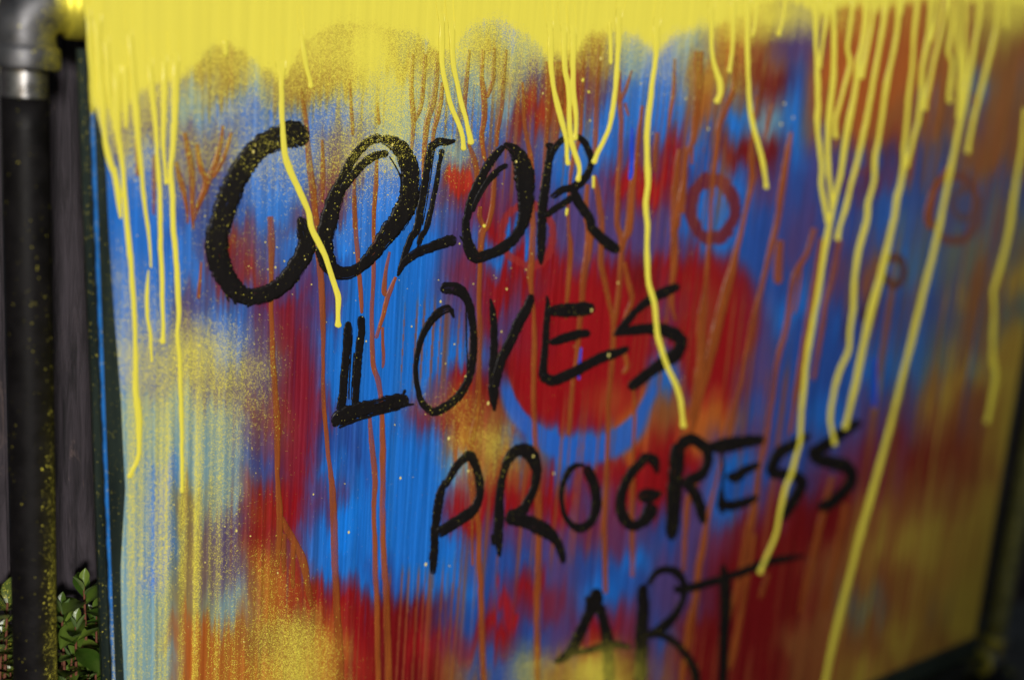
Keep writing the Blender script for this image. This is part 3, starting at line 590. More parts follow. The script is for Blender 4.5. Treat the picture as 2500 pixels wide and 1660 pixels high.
S('L2', 5, [(-35, 1365, 14), (5, 1310, 100), (120, 1255, 96), (260, 1225, 96), (400, 1192, 96), (478, 1180, 78)])
S('L2', 5, [(440, 1140, 26), (455, 1110, 12)]); S('L2', 5, [(440, 1215, 28), (515, 1212, 10)]); S('L2', 5, [(0, 1370, 14), (150, 1310, 18), (300, 1270, 16), (420, 1245, 10)])
S('O3', 5, [(690, 440, 60), (750, 425, 84), (825, 445, 76), (872, 505, 56), (898, 580, 50), (915, 700, 44), (918, 820, 48), (905, 950, 50), (870, 1070, 52), (810, 1160, 52), (740, 1220, 54), (650, 1262, 58), (590, 1232, 46), (550, 1160, 38), (530, 1050, 32), (525, 960, 30), (540, 850, 34), (570, 750, 40), (610, 670, 46), (660, 610, 52), (720, 570, 56), (770, 562, 50)])
S('O3', 5, [(760, 560, 40), (785, 630, 12)]); S('O3', 5, [(865, 530, 9), (870, 800, 8), (875, 1000, 8)])
S('V', 5, [(1030, 495, 13), (1045, 580, 38), (1055, 700, 46), (1055, 850, 50), (1050, 1000, 56), (1052, 1150, 60), (1060, 1262, 16)])
S('V', 5, [(1312, 465, 46), (1280, 560, 60), (1225, 655, 66), (1190, 740, 62), (1150, 820, 62), (1110, 900, 60), (1080, 1000, 60), (1060, 1110, 46)])
S('E', 5, [(1415, 475, 16), (1420, 560, 36), (1410, 700, 42), (1400, 850, 46), (1388, 1000, 56), (1410, 1065, 72)])
S('E', 5, [(1420, 582, 56), (1520, 578, 86), (1620, 570, 88), (1700, 566, 84), (1738, 575, 60)])
S('E', 5, [(1430, 800, 36), (1520, 770, 60), (1620, 740, 62), (1710, 730, 56)])
S('E', 5, [(1385, 1010, 56), (1450, 1052, 72), (1560, 1012, 66), (1680, 950, 66), (1800, 890, 68), (1900, 860, 56), (1972, 828, 36)])
S('S', 5, [(2315, 405, 46), (2220, 450, 66), (2120, 500, 62), (2020, 580, 46), (1950, 660, 52), (1905, 715, 42), (1865, 750, 22)])
S('S', 5, [(1865, 745, 14), (1960, 722, 56), (2080, 700, 72), (2200, 710, 82), (2290, 745, 88), (2322, 800, 84), (2290, 870, 88), (2215, 925, 82), (2120, 990, 72), (2030, 1060, 72), (1965, 1105, 56)])
S('P', 6, [(722, 195, 24), (692, 290, 46), (672, 400, 50), (655, 520, 46), (650, 640, 46), (645, 750, 46), (640, 838, 26)])
S('P', 6, [(715, 250, 32), (790, 120, 42), (850, 55, 46), (895, 35, 56), (935, 110, 48), (960, 220, 46), (955, 310, 46), (920, 390, 56), (860, 440, 62), (770, 500, 62), (700, 545, 60), (660, 560, 46)])
S('R2', 6, [(1125, 120, 36), (1100, 240, 46), (1090, 350, 50), (1090, 470, 56), (1085, 600, 50), (1092, 720, 16)])
S('R2', 6, [(1110, 170, 40), (1160, 45, 56), (1225, -5, 70), (1290, 12, 84), (1335, 90, 66), (1342, 180, 52), (1320, 270, 46), (1280, 350, 52), (1240, 410, 62), (1140, 445, 60)])
S('R2', 6, [(1130, 460, 74), (1250, 470, 78), (1350, 510, 88), (1430, 560, 78), (1480, 610, 50), (1510, 680, 46), (1528, 765, 26)]); S('R2', 6, [(1045, 560, 20), (1050, 640, 16)])
S('O4', 6, [(1675, 100, 46), (1712, 170, 62), (1742, 260, 58), (1750, 350, 58), (1735, 440, 52), (1690, 500, 48), (1630, 522, 52), (1570, 490, 36), (1530, 420, 28), (1512, 320, 26), (1525, 220, 30), (1560, 140, 36), (1610, 100, 30), (1670, 95, 18)])
S('G', 6, [(2165, 155, 24), (2142, 70, 64), (2090, 45, 52), (2040, 90, 52), (1980, 160, 56), (1930, 260, 52), (1915, 370, 62), (1940, 460, 66), (2000, 505, 56), (2060, 480, 62), (2110, 420, 84), (2120, 350, 74)])
S('G', 6, [(2030, 312, 66), (2120, 300, 84), (2195, 282, 16)])
S('R3', 6, [(2312, -60, 76), (2300, 20, 84), (2290, 140, 84), (2280, 260, 82), (2275, 400, 78), (2265, 520, 74), (2255, 605, 44)])
S('R3', 9, [(10, -40, 66), (100, -78, 66), (170, -45, 64), (212, 20, 54), (208, 95, 54), (170, 160, 62), (110, 190, 62), (40, 240, 56)]); S('R3', 9, [(60, 210, 56), (110, 270, 62), (145, 330, 62), (168, 410, 58), (185, 495, 34)])
S('E2', 8, [(195, 1515, 46), (330, 1490, 84), (450, 1470, 74), (600, 1448, 56)]); S('E2', 9, [(312, -20, 18), (315, 120, 18), (308, 250, 20), (305, 350, 50), (310, 430, 18)]); S('E2', 9, [(340, 165, 34), (400, 178, 62), (470, 130, 52), (565, 88, 34)]); S('E2', 9, [(275, 345, 46), (360, 370, 60), (460, 350, 52), (555, 308, 30)])
S2('S2', (8, [(905, 1415, 36), (800, 1485, 62)]), (9, [(715, 0, 64), (665, 70, 62), (655, 145, 64), (740, 160, 64), (820, 175, 64), (850, 225, 68), (820, 290, 64), (770, 370, 62), (715, 470, 44)]))
S2('S3', (8, [(1250, 1325, 44), (1180, 1372, 62), (1090, 1432, 64), (1000, 1500, 68)]), (9, [(930, 10, 64), (965, 55, 66), (1060, 80, 78), (1160, 112, 78), (1190, 180, 68), (1160, 250, 66), (1090, 320, 66), (1020, 370, 70), (955, 385, 46)]))
S('A', 6, [(1755, 930, 56), (1740, 1020, 84), (1690, 1120, 58), (1640, 1230, 62), (1590, 1330, 56), (1540, 1390, 50), (1465, 1432, 30)]); S('A', 6, [(1690, 980, 26), (1700, 1060, 40)])
S('A', 6, [(1765, 1030, 60), (1800, 1150, 56), (1820, 1260, 66), (1830, 1400, 66), (1838, 1620, 62)]); S('A', 6, [(1550, 1375, 26), (1700, 1350, 36), (1850, 1310, 46), (1985, 1332, 26)])
S('R4', 6, [(2068, 900, 56), (2068, 1050, 66), (2060, 1200, 72), (2055, 1400, 72), (2042, 1620, 66)]); S('R4', 6, [(2095, 910, 28), (2150, 830, 36), (2220, 800, 42), (2290, 820, 52), (2340, 890, 42), (2345, 970, 36), (2310, 1070, 42), (2250, 1150, 52), (2170, 1220, 60), (2085, 1252, 40)])
S2('R4', (6, [(2085, 1240, 34), (2200, 1250, 42), (2285, 1300, 44)]), (9, [(40, 1350, 42), (90, 1420, 46), (125, 1500, 50), (142, 1600, 50)]))
S('T', 9, [(-20, 930, 36), (40, 940, 56), (120, 920, 50), (300, 870, 46), (450, 820, 46), (600, 760, 46), (740, 730, 40), (875, 710, 14)]); S('T', 9, [(318, 770, 26), (330, 880, 60), (335, 1000, 66), (330, 1150, 62), (325, 1300, 56), (320, 1450, 52), (314, 1620, 50)])
names = {'O2': 'O', 'L2': 'L', 'O3': 'O', 'R2': 'R', 'O4': 'O', 'R3': 'R', 'E2': 'E', 'S2': 'S', 'S3': 'S', 'R4': 'R'}
lowk = lambda x, y: 0.22 * np.exp(-(((x - 1500) / 170) ** 2 + ((y - 1640) / 75) ** 2))
for li, (k, strokes) in enumerate(LET.items()):
    parts = []; uvs = []; fat = 1.0 if li < 5 else 1.08 if li < 10 else 1.22
    strokes = [[(q[0], q[1], q[2] * fat) for q in p] for p in strokes]
    for si, p in enumerate(strokes):
        wmax = max(q[2] for q in p)
        parts.append(ribbon(p, 0.0010 + 0.00004 * si, 0.00004, 2.2, 7, 0.085 if wmax > 9 else 0.25, True, 0.5, 3000 + li * 100 + si * 9)); uvs.append(ribbon.uv)
    V, Fs = join(parts); o = link('letter', V, Fs, M_INK, panel)
    uv = np.vstack(uvs)
    for nm, q in (('brush_across', uv[:, 0]), ('brush_along', uv[:, 1]), ('brush_end', uv[:, 2]), ('brush_rim', uv[:, 3])):
        a_ = o.data.attributes.new(nm, 'FLOAT', 'POINT'); a_.data.foreach_set('value', q.astype(np.float32))
    word = 'COLOR' if li < 5 else 'LOVES' if li < 10 else 'PROGRESS' if li < 18 else 'ART'
    o['label'] = 'black brushed letter %s of the word %s' % (names.get(k, k), word)
    x_, y_ = toward(V.astype(float)); add_dust(o, np.clip(dust_at(x_, y_) * 0.5 + lowk(x_, y_), 0, 1))

# ---- yellow runs
YD = [
 K(1, [(1905, 470, 60), (1905, 540, 42), (1905, 600, 40), (1908, 750, 40), (1915, 900, 42), (1930, 1050, 46), (1960, 1150, 54), (2010, 1260, 50), (2060, 1370, 50), (2092, 1450, 48)]) + K(2, [(2110, 20, 44), (2160, 120, 48), (2205, 220, 44), (2240, 330, 42), (2270, 420, 42), (2290, 490, 44), (2290, 600, 38), (2291, 695, 38)]),
 K(1, [(2045, 250, 30), (2055, 350, 40), (2075, 460, 38), (2100, 550, 36), (2102, 605, 32)]), K(1, [(1523, 270, 50), (1527, 385, 34)]),
 K(1, [(595, 120, 40), (605, 300, 44), (618, 500, 34), (628, 745, 18)]),
 K(1, [(655, 150, 60), (670, 450, 56), (690, 700, 60), (702, 860, 36), (720, 1000, 44), (745, 1100, 50), (770, 1180, 40), (778, 1270, 16)]), K(1, [(720, 300, 40), (735, 600, 44), (760, 760, 40), (790, 900, 40)]),
 K(1, [(790, 500, 60), (790, 750, 62), (795, 900, 52), (810, 1000, 42), (830, 1150, 40), (845, 1350, 40), (860, 1540, 42)]) + K(2, [(880, 200, 44), (895, 400, 42), (908, 600, 40), (915, 800, 36), (918, 950, 40), (915, 1100, 46), (935, 1250, 50), (940, 1400, 46), (938, 1530, 40)]) + K(3, [(925, 70, 36), (900, 120, 36), (868, 185, 26)]),
 K(1, [(770, 1130, 36), (790, 1250, 50), (802, 1350, 48), (816, 1485, 22)]), K(1, [(845, 450, 50), (850, 700, 44), (852, 872, 28)]),
 K(1, [(880, 250, 40), (895, 450, 56), (910, 620, 50), (925, 850, 54), (945, 1050, 40), (960, 1200, 36), (980, 1400, 30), (1000, 1540, 28)]) + K(2, [(1008, 80, 22), (1015, 180, 20), (1022, 290, 12)]), K(2, [(1003, 300, 10), (995, 450, 30), (995, 600, 30), (1015, 720, 26), (1022, 850, 20), (1026, 930, 18)]),
 K(1, [(1015, 450, 40), (1022, 560, 46), (1035, 700, 44), (1055, 900, 36), (1065, 1100, 35), (1080, 1300, 38), (1085, 1540, 40)]) + K(2, [(1085, 150, 40), (1095, 300, 36), (1098, 500, 35), (1105, 700, 32), (1100, 805, 38)]),
 K(1, [(1115, 430, 40), (1112, 560, 48), (1110, 700, 48), (1105, 850, 40), (1105, 1000, 32), (1115, 1120, 28), (1126, 1255, 30)]),
 K(1, [(1190, 420, 50), (1187, 540, 54), (1185, 700, 50), (1175, 900, 46), (1165, 1050, 40), (1152, 1150, 40), (1165, 1300, 45), (1172, 1540, 45)]) + K(2, [(1190, 200, 42), (1200, 400, 45), (1210, 600, 34), (1200, 740, 30), (1215, 900, 35), (1220, 1100, 35), (1228, 1300, 32), (1230, 1540, 30)]) + K(3, [(1232, 150, 28), (1232, 285, 24)]),
 K(4, [(700, 150, 40), (700, 280, 46), (700, 400, 40), (715, 520, 38), (740, 640, 38), (770, 740, 42), (810, 830, 38), (840, 920, 34), (850, 1025, 34)]), K(4, [(768, 200, 40), (770, 320, 44), (780, 450, 38), (805, 570, 35), (830, 690, 36), (860, 800, 36), (885, 900, 38), (902, 985, 38)]),
 K(4, [(1437, 200, 40), (1437, 340, 46), (1440, 450, 38), (1455, 580, 38), (1480, 700, 40), (1515, 830, 42), (1545, 950, 36), (1550, 1050, 34), (1558, 1125, 30)]), K(4, [(1530, 220, 40), (1530, 350, 42), (1535, 480, 38), (1560, 600, 40), (1565, 750, 40), (1568, 880, 38), (1590, 1000, 38), (1620, 1090, 40), (1633, 1150, 32), (1622, 1235, 30)]),
 K(4, [(1592, 230, 40), (1592, 350, 42), (1590, 480, 38), (1592, 620, 42), (1606, 750, 35), (1610, 850, 32), (1603, 955, 30)]), K(4, [(1902, 120, 40), (1900, 240, 46), (1892, 400, 36), (1880, 560, 34), (1865, 700, 38), (1840, 850, 36), (1800, 950, 34), (1760, 1030, 34), (1728, 1115, 36)]), K(4, [(1838, 150, 30), (1845, 350, 26), (1845, 440, 28)]),
 K(4, [(2158, 180, 40), (2156, 300, 48), (2150, 400, 40), (2130, 550, 38), (2115, 680, 40), (2100, 800, 38), (2090, 950, 38), (2095, 1100, 38), (2098, 1250, 42), (2085, 1380, 38), (2095, 1540, 36)]) + K(5, [(2092, 150, 36), (2095, 300, 38), (2105, 400, 38), (2140, 520, 38), (2155, 650, 36), (2165, 750, 38), (2200, 870, 38), (2240, 980, 38), (2290, 1090, 40), (2320, 1180, 40), (2330, 1280, 36), (2341, 1375, 36)]),
 K(4, [(1730, 1190, 20), (1727, 1280, 20)]), K(4, [(1550, 1410, 22), (1544, 1465, 18)]), K(4, [(985, 1520, 24), (988, 1545, 22)]), K(4, [(1660, 530, 18), (1655, 560, 18)]), K(4, [(1697, 615, 16), (1697, 635, 16)]),
 K(7, [(235, 60, 40), (235, 170, 34), (235, 280, 30), (245, 400, 30), (270, 490, 35), (295, 570, 40), (295, 640, 40), (265, 705, 38)]), K(7, [(388, 20, 36), (386, 120, 32), (380, 300, 28), (368, 420, 22), (358, 500, 22)]),
 K(7, [(482, 20, 40), (480, 150, 38), (480, 300, 34), (483, 450, 30), (490, 620, 32), (500, 750, 38), (525, 880, 36), (555, 980, 36), (580, 1080, 36), (600, 1190, 30), (610, 1285, 32)]), K(7, [(550, 20, 34), (530, 180, 24), (510, 255, 20)]), K(7, [(740, -20, 30), (735, 50, 26), (715, 160, 22), (686, 250, 30)]),
 K(7, [(945, 40, 40), (945, 130, 36), (945, 300, 32), (955, 480, 34), (960, 700, 36), (955, 850, 36), (970, 1000, 32), (985, 1130, 34), (980, 1250, 34), (1000, 1370, 34), (1032, 1520, 32)]), K(7, [(1020, 60, 30), (1018, 130, 26), (990, 300, 22), (966, 470, 24)]),
 K(7, [(1066, 30, 40), (1065, 120, 36), (1068, 300, 36), (1065, 500, 38), (1045, 700, 38), (1030, 850, 36), (1025, 1000, 36), (1030, 1150, 34), (1045, 1280, 30), (1058, 1420, 26)]),
 K(7, [(1210, -60, 34), (1200, 0, 32), (1175, 200, 30), (1160, 330, 32), (1175, 430, 32), (1145, 560, 28), (1110, 700, 28), (1080, 800, 30), (1075, 880, 34), (1080, 945, 32)]),
 K(7, [(1295, -60, 50), (1290, 30, 48), (1270, 250, 40), (1232, 420, 40), (1215, 600, 42), (1175, 800, 40), (1140, 1000, 36), (1115, 1180, 34), (1085, 1300, 32), (1055, 1450, 34), (1035, 1540, 38)]) + K(8, [(1000, 200, 38), (970, 400, 38), (935, 600, 38), (900, 800, 38), (880, 930, 36), (865, 1100, 34), (845, 1300, 34), (840, 1450, 32)]) + K(9, [(822, 0, 30), (780, 150, 32), (740, 250, 32), (705, 400, 30), (680, 540, 28), (640, 650, 28), (600, 740, 28), (562, 835, 36)]),
 K(7, [(1350, -20, 36), (1340, 60, 30), (1310, 250, 28), (1280, 400, 34), (1252, 540, 30)]), K(7, [(1432, -40, 44), (1420, 50, 38), (1380, 300, 34), (1340, 520, 34), (1310, 700, 32), (1270, 900, 36), (1230, 1080, 34), (1190, 1230, 32), (1150, 1400, 32), (1110, 1530, 32)]) + K(8, [(1088, 105, 36)]),
 K(7, [(1515, -60, 44), (1510, 20, 40), (1490, 250, 34), (1450, 450, 34), (1420, 600, 38), (1395, 780, 34), (1370, 950, 32), (1345, 1080, 34), (1340, 1220, 32), (1300, 1380, 34), (1288, 1500, 38)]) + K(8, [(1230, 200, 38), (1205, 400, 36), (1200, 550, 34), (1180, 700, 36), (1165, 850, 36), (1110, 980, 34), (1070, 1120, 36), (1043, 1300, 34), (1055, 1400, 32), (1076, 1495, 28)]), K(7, [(1545, -20, 26), (1520, 110, 22)]),
 K(7, [(1640, -60, 34), (1635, 20, 32), (1610, 250, 30), (1600, 450, 28), (1575, 650, 32), (1560, 850, 32), (1545, 1000, 32), (1540, 1130, 38), (1520, 1250, 34), (1495, 1350, 44), (1480, 1470, 42)]) + K(8, [(1465, 0, 42), (1420, 200, 46), (1370, 400, 48), (1320, 580, 50), (1270, 800, 46), (1230, 1000, 44), (1185, 1200, 42), (1138, 1385, 40)]),
 K(7, [(1735, -60, 42), (1730, 20, 40), (1710, 250, 38), (1670, 450, 36), (1660, 650, 36), (1640, 820, 30), (1605, 950, 30), (1560, 1140, 28)]), K(7, [(1785, -40, 26), (1770, 120, 24), (1725, 290, 24)]), K(7, [(1840, -40, 32), (1830, 20, 30), (1800, 200, 28), (1750, 400, 26), (1720, 550, 28), (1690, 680, 30), (1684, 755, 26)]),
 K(7, [(1860, -40, 30), (1862, 60, 32), (1865, 200, 32), (1845, 350, 30), (1870, 430, 30), (1860, 560, 34), (1850, 650, 30), (1858, 705, 28)]), K(7, [(1910, -40, 30), (1908, 150, 32), (1912, 320, 34), (1928, 500, 42), (1925, 700, 46), (1915, 815, 34)]), K(7, [(1963, -40, 28), (1955, 250, 28), (1955, 420, 34), (1945, 560, 30)]),
 K(7, [(2065, -40, 40), (2060, 60, 36), (2050, 150, 34), (2015, 350, 34), (1985, 520, 36), (1957, 680, 42), (1927, 820, 42), (1900, 950, 40), (1870, 1100, 38), (1840, 1250, 36), (1810, 1400, 36), (1783, 1540, 36)]) + K(8, [(1740, 200, 38), (1690, 400, 40), (1640, 600, 40), (1590, 800, 40), (1540, 1000, 38), (1490, 1200, 38), (1440, 1400, 40), (1402, 1540, 42)]) + K(9, [(1350, 200, 46), (1295, 400, 46), (1240, 600, 44), (1190, 800, 44), (1135, 1000, 44), (1085, 1200, 46), (1040, 1400, 44), (1000, 1620, 44)]),
 K(7, [(2190, -40, 36), (2185, 20, 34), (2165, 200, 30), (2125, 380, 30), (2080, 560, 30), (2030, 750, 30), (2000, 880, 30), (1973, 1045, 32)]), K(7, [(2248, -40, 44), (2240, 100, 34), (2235, 200, 28)]), K(7, [(2362, 800, 30), (2345, 1000, 34), (2310, 1200, 34), (2280, 1400, 36), (2262, 1540, 38)]) + K(8, [(2220, 200, 40), (2170, 380, 38), (2150, 450, 36), (2155, 600, 34), (2145, 800, 36), (2150, 930, 40), (2165, 1000, 40), (2150, 1130, 40), (2120, 1280, 40), (2104, 1345, 36)]),
]
for i, p in enumerate(YD):
    top = len(p) > 3 and p[0][1] < 400
    p = [(q[0], q[1], q[2] * (.88 if q[0] < 1500 else .94)) for q in p]
    if top: p = [(p[0][0] + (12 if p[0][0] > 1500 else -6), p[0][1] - 75, p[0][2])] + p
    V, Fs, _ = ribbon(p, 0.0012 + 0.00003 * (i % 4), 0.00055, 3.0, 9, 0.035, 'end' if top else True, 0.5, 7000 + i * 11, 0.0001, 22.0 if top else 0.0)
    link('yellow_paint_drip', V, Fs, M_YEL, panel)

# ---- flecks of yellow, too many to name one by one
fv, ff = [], []
def fleck(px, py, r, el=1.0):
    c = at(np.float64(px), np.float64(py), 0.0); n = 8; o = len(fv); k = r / 3000.0
    for ring, (s, h) in enumerate(((1.0, .0008), (.65, .0016))):
        for a in range(n):
            t = 2 * math.pi * a / n; fv.append((c[0] + math.cos(t) * k * s, -h - 0.0002, c[2] + math.sin(t) * k * s * el))
    fv.append((c[0], -0.0021, c[2]))
    for a in range(n):
        b = (a + 1) % n; ff.append((o + a, o + b, o + n + b, o + n + a)); ff.append((o + n + a, o + n + b, o + 2 * n))
for (c, px, py, r) in [(1, 1715, 1030, 10), (1, 1726, 990, 5), (2, 1865, 285, 7), (2, 1925, 243, 6), (2, 2210, 655, 3), (3, 2122, 293, 6), (3, 1600, 540, 9), (3, 1600, 425, 5), (3, 1880, 825, 7), (4, 365, 985, 9), (4, 200, 1152, 8), (4, 315, 1163, 7), (4, 945, 575, 8), (4, 587, 742, 7),
      (4, 1205, 1098, 9), (4, 1778, 400, 13), (4, 1705, 820, 8), (4, 1385, 635, 8), (4, 845, 1068, 5), (4, 2050, 568, 8), (4, 390, 1382, 5), (5, 135, 767, 5), (5, 187, 785, 6), (5, 692, 517, 9), (5, 495, 685, 6), (5, 860, 1022, 7), (5, 1015, 1205, 12), (5, 748, 1443, 12), (5, 1140, 432, 8),
      (5, 725, 936, 5), (5, 785, 805, 6), (5, 1105, 720, 7), (5, 1715, 575, 12), (5, 1832, 880, 15), (5, 820, 125, 6), (5, 1270, 300, 6), (5, 1895, 390, 9), (6, 420, 183, 9), (6, 70, 550, 9), (6, 592, 768, 12), (6, 880, 135, 9), (6, 1320, 35, 11), (6, 1460, 152, 9), (7, 710, 845, 12), (7, 790, 800, 10), (7, 215, 875, 10), (7, 732, 705, 10), (7, 62, 670, 9)]:
    ox, oy = OFF[c]; fleck(ox + px / KS, oy + py / KS, r / KS, 1.4)
for _ in range(420):
    x, y = random.uniform(300, 1700), random.uniform(250, 1640)
    if random.random() < math.exp(-((y - 300) / 420) ** 2) * (1 if x < 1300 else .5) + (.6 if x < 650 else .05): fleck(x, y, random.choice([.9, 1.1, 1.3, 1.7, 2.3]))
link('paint_flecks', fv, ff, M_PALE, panel, kind='stuff')

# ------------------------------------------------------------------ pipe frame
corner = atv(57, 2, PIPE_Y); xL, zT = corner.x, corner.z
M_PIPE = mat_pipe('black iron pipe', (0.006, 0.0052, 0.0055), 0.0, 0.5, 1.0, (0.50, 0.85), (0.84, 0.06), 0.42)
M_ELBOW = mat_pipe('grey cast elbow', (0.115, 0.115, 0.12), 0.75, 0.46, 1.2, (0.90, 0.8), (1.0, 1.0), 0.7, (xL + .010, xL + .040))
M_THREAD = mat_pipe('bare threaded steel', (0.30, 0.30, 0.30), 0.9, 0.28, 1.1, (0.9, 0.6), (1.0, 0.6), 0.9)
M_PIPE_Y = mat_pipe('pipe under yellow mist', (0.16, 0.165, 0.07), 0.0, 0.5, -0.4, (0.2, 0.95), (1.0, 0.95), 0.5)
M_PIPEYEL = mat_pipe('yellow coated pipe', tuple(lin((228, 214, 80))), 0.0, 0.4, 1.0, (0, 1), (1, 1), 1.0)
def sweep(name, pts, rads, mat, parent, seg=48):
    P = [Vector(p) for p in pts]; V = []; Fs = []
    up_ = Vector((0, 1, 0))                                   # the frame lies in an x-z plane
    for i, p in enumerate(P):
        t = (P[min(i + 1, len(P) - 1)] - P[max(i - 1, 0)]).normalized(); s = t.cross(up_).normalized()
        for a in range(seg):
            q = 2 * math.pi * a / seg; V.append(p + (s * math.cos(q) + up_ * math.sin(q)) * rads[i])
    for i in range(len(P) - 1):
        for a in range(seg): b = (a + 1) % seg; Fs.append((i * seg + a, i * seg + b, (i + 1) * seg + b, (i + 1) * seg + a))
    Fs.append(tuple(range(seg))[::-1]); Fs.append(tuple((len(P) - 1) * seg + a for a in range(seg)))
    o = link(name, V, Fs, mat, parent)
    bm = bmesh.new(); bm.from_mesh(o.data); bmesh.ops.recalc_face_normals(bm, faces=bm.faces); bm.to_mesh(o.data); bm.free()
    return o
frame = empty('pipe_frame', (0, 0, 0)); tag(frame, 'black iron pipe frame with screwed elbows holding the painted board', 'pipe frame')
rp = atv(2471, 1316, PIPE_Y); xR = rp.x
zB = atv(2471, 1575, PIPE_Y).z
def elbow(cx, cz, sx, sz, name='elbow', mat=None, wf=1.0):
    """quarter bend from the vertical leg (towards sz) to the horizontal arm (towards sx)"""
    r = 0.026; pts = []; rad = []
    def add(x, z, rr): pts.append((cx + sx * x, PIPE_Y, cz + sz * z)); rad.append(rr)
    co_, bo = 0.0246, 0.0212
    for z, rr in ((.048, PIPE_R), (.0478, co_ - .0012), (.0468, co_), (.0455, co_ + .0002), (.034, co_ + .0002), (.0322, co_ - .0006), (.0312, co_ - .0028), (.0305, bo + .0008)): add(0, z, rr)
    for k in range(0, 19):
        a = math.pi / 2 * k / 18; add(r * (1 - math.cos(a)) - .0, r * (1 - math.sin(a)) - .002 * (1 - k / 18), bo + .0004 * math.sin(2 * a))
    for xx, rr in ((.027, bo + .0008), (.0277, co_ - .0028), (.0287, co_ - .0006), (.0305, co_ + .0002), (.0412, co_ + .0002), (.0425, co_), (.0435, co_ - .0012), (.0437, PIPE_R)): add(xx, 0, rr)
    return sweep(name, pts, rad, mat or M_ELBOW, frame)
elbow(xL, zT, 1, -1)
def vpipe(name, x, z0, z1, mat, r=PIPE_R):
    n = 40; return sweep(name, [(x, PIPE_Y, z0 + (z1 - z0) * i / n) for i in range(n + 1)], [r] * (n + 1), mat, frame)
zth = zT - 0.068
vpipe('thread', xL, zth, zT - .046, M_THREAD, PIPE_R - .0009)
vpipe('leg', xL, 0.004, zth, M_PIPE)
def hpipe(name, z, x0, x1, mat, r=PIPE_R):
    n = 20; return sweep(name, [(x0 + (x1 - x0) * i / n, PIPE_Y, z) for i in range(n + 1)], [r] * (n + 1), mat, frame)
hpipe('crossbar', zT, xL + .043, xR - .043, M_PIPEYEL)
elbow(xR, zT, -1, -1, 'elbow')
vpipe('leg', xR, zB + .041, zT - .041, M_PIPE_Y)
# tee at the lower right: run up and down, branch behind the board
tz = [(-.043, PIPE_R), (-.0428, .0240), (-.041, .0250), (-.029, .0250), (-.027, .0215), (.027, .0215), (.029, .0250), (.041, .0250), (.0428, .0240), (.043, PIPE_R)]
M_TEE = mat_pipe('cast tee under yellow mist', (0.14, 0.14, 0.145), 0.5, 0.5, -1.0, (0.0, 1.0), (1.0, 1.0), 0.85)
tee = sweep('tee', [(xR, PIPE_Y, zB + z) for z, _ in tz], [r for _, r in tz], M_TEE, frame)
br = sweep('tee_branch', [(xR - x, PIPE_Y, zB) for x in (0, .02, .027, .029, .041, .0428, .043)], [.0212, .0212, .0214, .025, .025, .024, PIPE_R], M_TEE, tee)
hpipe('crossbar', zB, xL + .04, xR - .04, M_PIPE)
tee2 = sweep('tee', [(xL, PIPE_Y, zB + z) for z, _ in tz], [r + (.0003 if i in (0, 9) else 0) for i, (z, r) in enumerate(tz)], M_TEE, frame)
vpipe('leg', xR, 0.004, zB - .041, M_PIPE)
for xx in (xL, xR):
    sweep('floor_flange', [(xx, PIPE_Y, z) for z in (-.02, .002, .004, .010, .012, .035, .036)], [.05, .05, .049, .048, .026, .025, PIPE_R], M_PIPE, frame)

# ------------------------------------------------------------------ shrubs at the foot of the fence
def mat_leaf(name, a, b, dusty):
    n = N(name); oi = n.new('ShaderNodeObjectInfo'); f = n.noise(70, n.coord(), 3.0, 0.55)
    ge = n.new('ShaderNodeNewGeometry')
    c = n.mix(oi.outputs['Random'], tuple(lin(a)), tuple(lin(b))); c = n.mix(n.ramp(f, 0.35, 0.75, 0, 0.45), c, tuple(lin((96, 112, 52))))
    c = n.mix(n.math('MULTIPLY', ge.outputs['Backfacing'], 0.5), c, tuple(lin((104, 122, 84))))
    if dusty: c = n.dust(n.ramp(n.noise(25, n.coord(src='Generated'), 2.0), 0.3, 0.8, 0.04, 0.3), c, 1500)
    n.put(n.p.inputs['Base Color'], c); n.p.inputs['Roughness'].default_value = 0.3; n.p.inputs['Specular IOR Level'].default_value = 0.45
    n.p.inputs['Subsurface Weight'].default_value = 0.0
    n.bump(n.noise(300, n.coord(), 2.0), 0.2, 0.0006); return n.m
M_LEAF = mat_leaf('glossy leaf', (54, 84, 24), (108, 130, 48), False)
M_LEAFD = mat_leaf('leaf under yellow mist', (54, 76, 30), (84, 100, 40), True)
M_STEM = mat_paint('reddish twig', tuple(lin((112, 66, 48))), 0.6)
def leaf_mesh(name, L, Wd, curl, cup, mat):
    V = []; Fs = []; n = 8; prof = [.05, .30, .58, .82, .97, 1.0, .86, .52, .06]
    for i in range(n + 1):
        t = i / n; hw = Wd / 2 * prof[i]; zc = curl * L * (t * t) ; y = L * t
        for k, s in enumerate((-1, -.5, 0, .5, 1)):
            V.append((s * hw, y, zc + cup * hw * (s * s) - (0.0006 if k == 2 else 0)))
    for i in range(n):
        for k in range(4): q = i * 5 + k; Fs.append((q, q + 1, q + 6, q + 5))
    me = bpy.data.meshes.new(name); me.from_pydata(V, [], Fs); me.polygons.foreach_set('use_smooth', [True] * len(Fs)); me.materials.append(mat); me.update(); return me
LM = [[leaf_mesh('leaf', .024 * s, .0125 * s * q, c, u, mt) for s, q, c, u in ((1, 1, -.10, .35), (1.15, 1.05, -.3, .25), (.85, .9, .12, .5), (1.3, 1.15, -.45, .2))] for mt in (M_LEAF, M_LEAFD)]
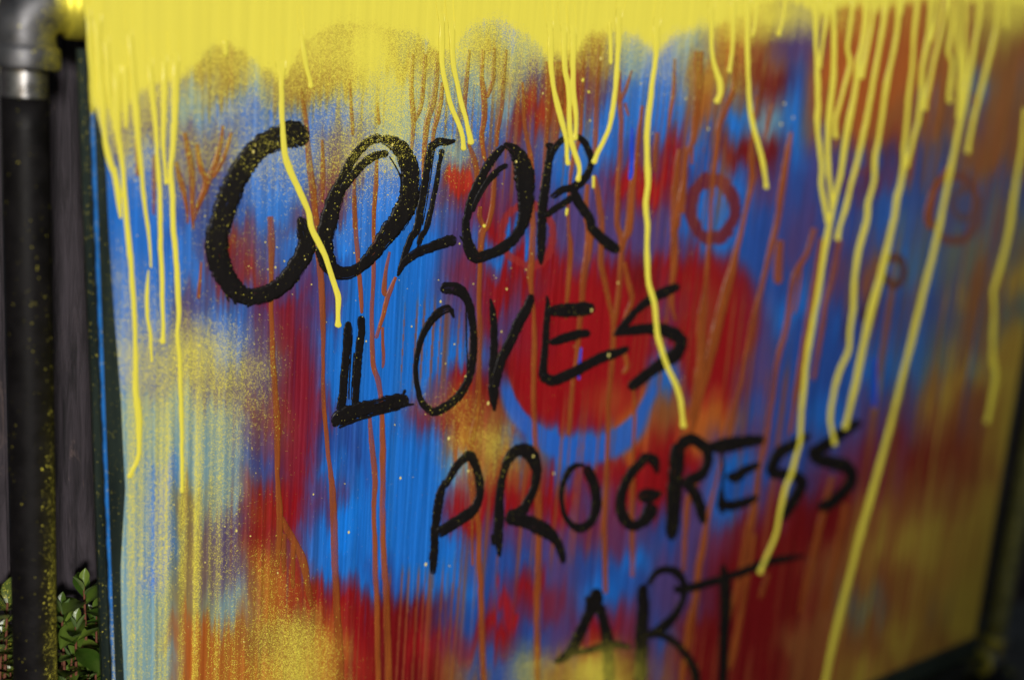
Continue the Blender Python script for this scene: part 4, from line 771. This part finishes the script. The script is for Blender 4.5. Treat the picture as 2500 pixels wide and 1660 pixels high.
def tube(pts, rads, seg=8):
    V = []; Fs = []
    for i, p in enumerate(pts):
        p = Vector(p); t = (Vector(pts[min(i + 1, len(pts) - 1)]) - Vector(pts[max(i - 1, 0)])).normalized(); s = t.orthogonal().normalized(); u = t.cross(s)
        for a in range(seg): q = 2 * math.pi * a / seg; V.append(p + (s * math.cos(q) + u * math.sin(q)) * rads[i])
    for i in range(len(pts) - 1):
        for a in range(seg): b = (a + 1) % seg; Fs.append((i * seg + a, i * seg + b, (i + 1) * seg + b, (i + 1) * seg + a))
    return V, Fs
def shrub(label, tips, dusty, seed, nleaf=11):
    r = random.Random(seed); base = Vector((sum(t.x for t in tips) / len(tips), sum(t.y for t in tips) / len(tips) + .005, 0.0))
    root = empty('leafy_shrub', base); tag(root, label, 'shrub', 'leafy shrubs at the foot of the fence')
    for tip in tips:
        b = base + Vector((r.uniform(-.02, .02), r.uniform(-.01, .012), -.01)); mid = b.lerp(tip, .6) + Vector((r.uniform(-.01, .01), 0, 0))
        pts = [b, b.lerp(mid, .5), mid, mid.lerp(tip, .55), tip]
        V, Fs = tube([p - base for p in pts], [.003, .0026, .0021, .0016, .0009]); link('stem', V, Fs, M_STEM, root)
        d = (tip - mid).normalized()
        for k in range(nleaf):
            t = (k + .5) / nleaf; pos = tip - d * (t * .036)
            ang = k * 2.399 + r.uniform(-.3, .3); spread = .25 + 1.25 * min(1, t * 1.3) + r.uniform(-.12, .12)
            side = d.orthogonal().normalized(); side.rotate(Matrix.Rotation(ang, 3, d))
            dirv = (d * math.cos(spread) + side * math.sin(spread)).normalized()
            nrm = (d * math.sin(spread) - side * math.cos(spread)).normalized()
            xv = dirv.cross(nrm).normalized(); mt = Matrix((xv, dirv, nrm)).transposed().to_4x4(); mt.translation = pos - base
            o = bpy.data.objects.new('leaf', LM[1 if dusty else 0][r.randrange(4)]); COL.objects.link(o); o.parent = root
            s = .55 + .55 * min(1, t * 2.2) + r.uniform(-.08, .12); o.matrix_local = mt @ Matrix.Scale(s, 4)
    return root
SYs = 0.076
shrub('glossy green shrub between the left pipe leg and the blue board edge', [atv(205, 1430, SYs), atv(185, 1520, SYs - .012), atv(150, 1560, SYs + .015), atv(240, 1560, SYs + .01), atv(215, 1640, SYs - .014), atv(160, 1660, SYs), atv(190, 1760, SYs - .01), atv(245, 1740, SYs), atv(150, 1480, SYs), atv(235, 1500, SYs), atv(175, 1600, SYs - .01), atv(235, 1610, SYs - .01), atv(225, 1690, SYs)], False, 5)
shrub('yellow dusted green shrub at the left of the pipe leg', [atv(18, 1470, SYs), atv(5, 1550, SYs), atv(25, 1640, SYs), atv(-20, 1600, SYs), atv(-40, 1500, SYs), atv(20, 1740, SYs)], True, 9)
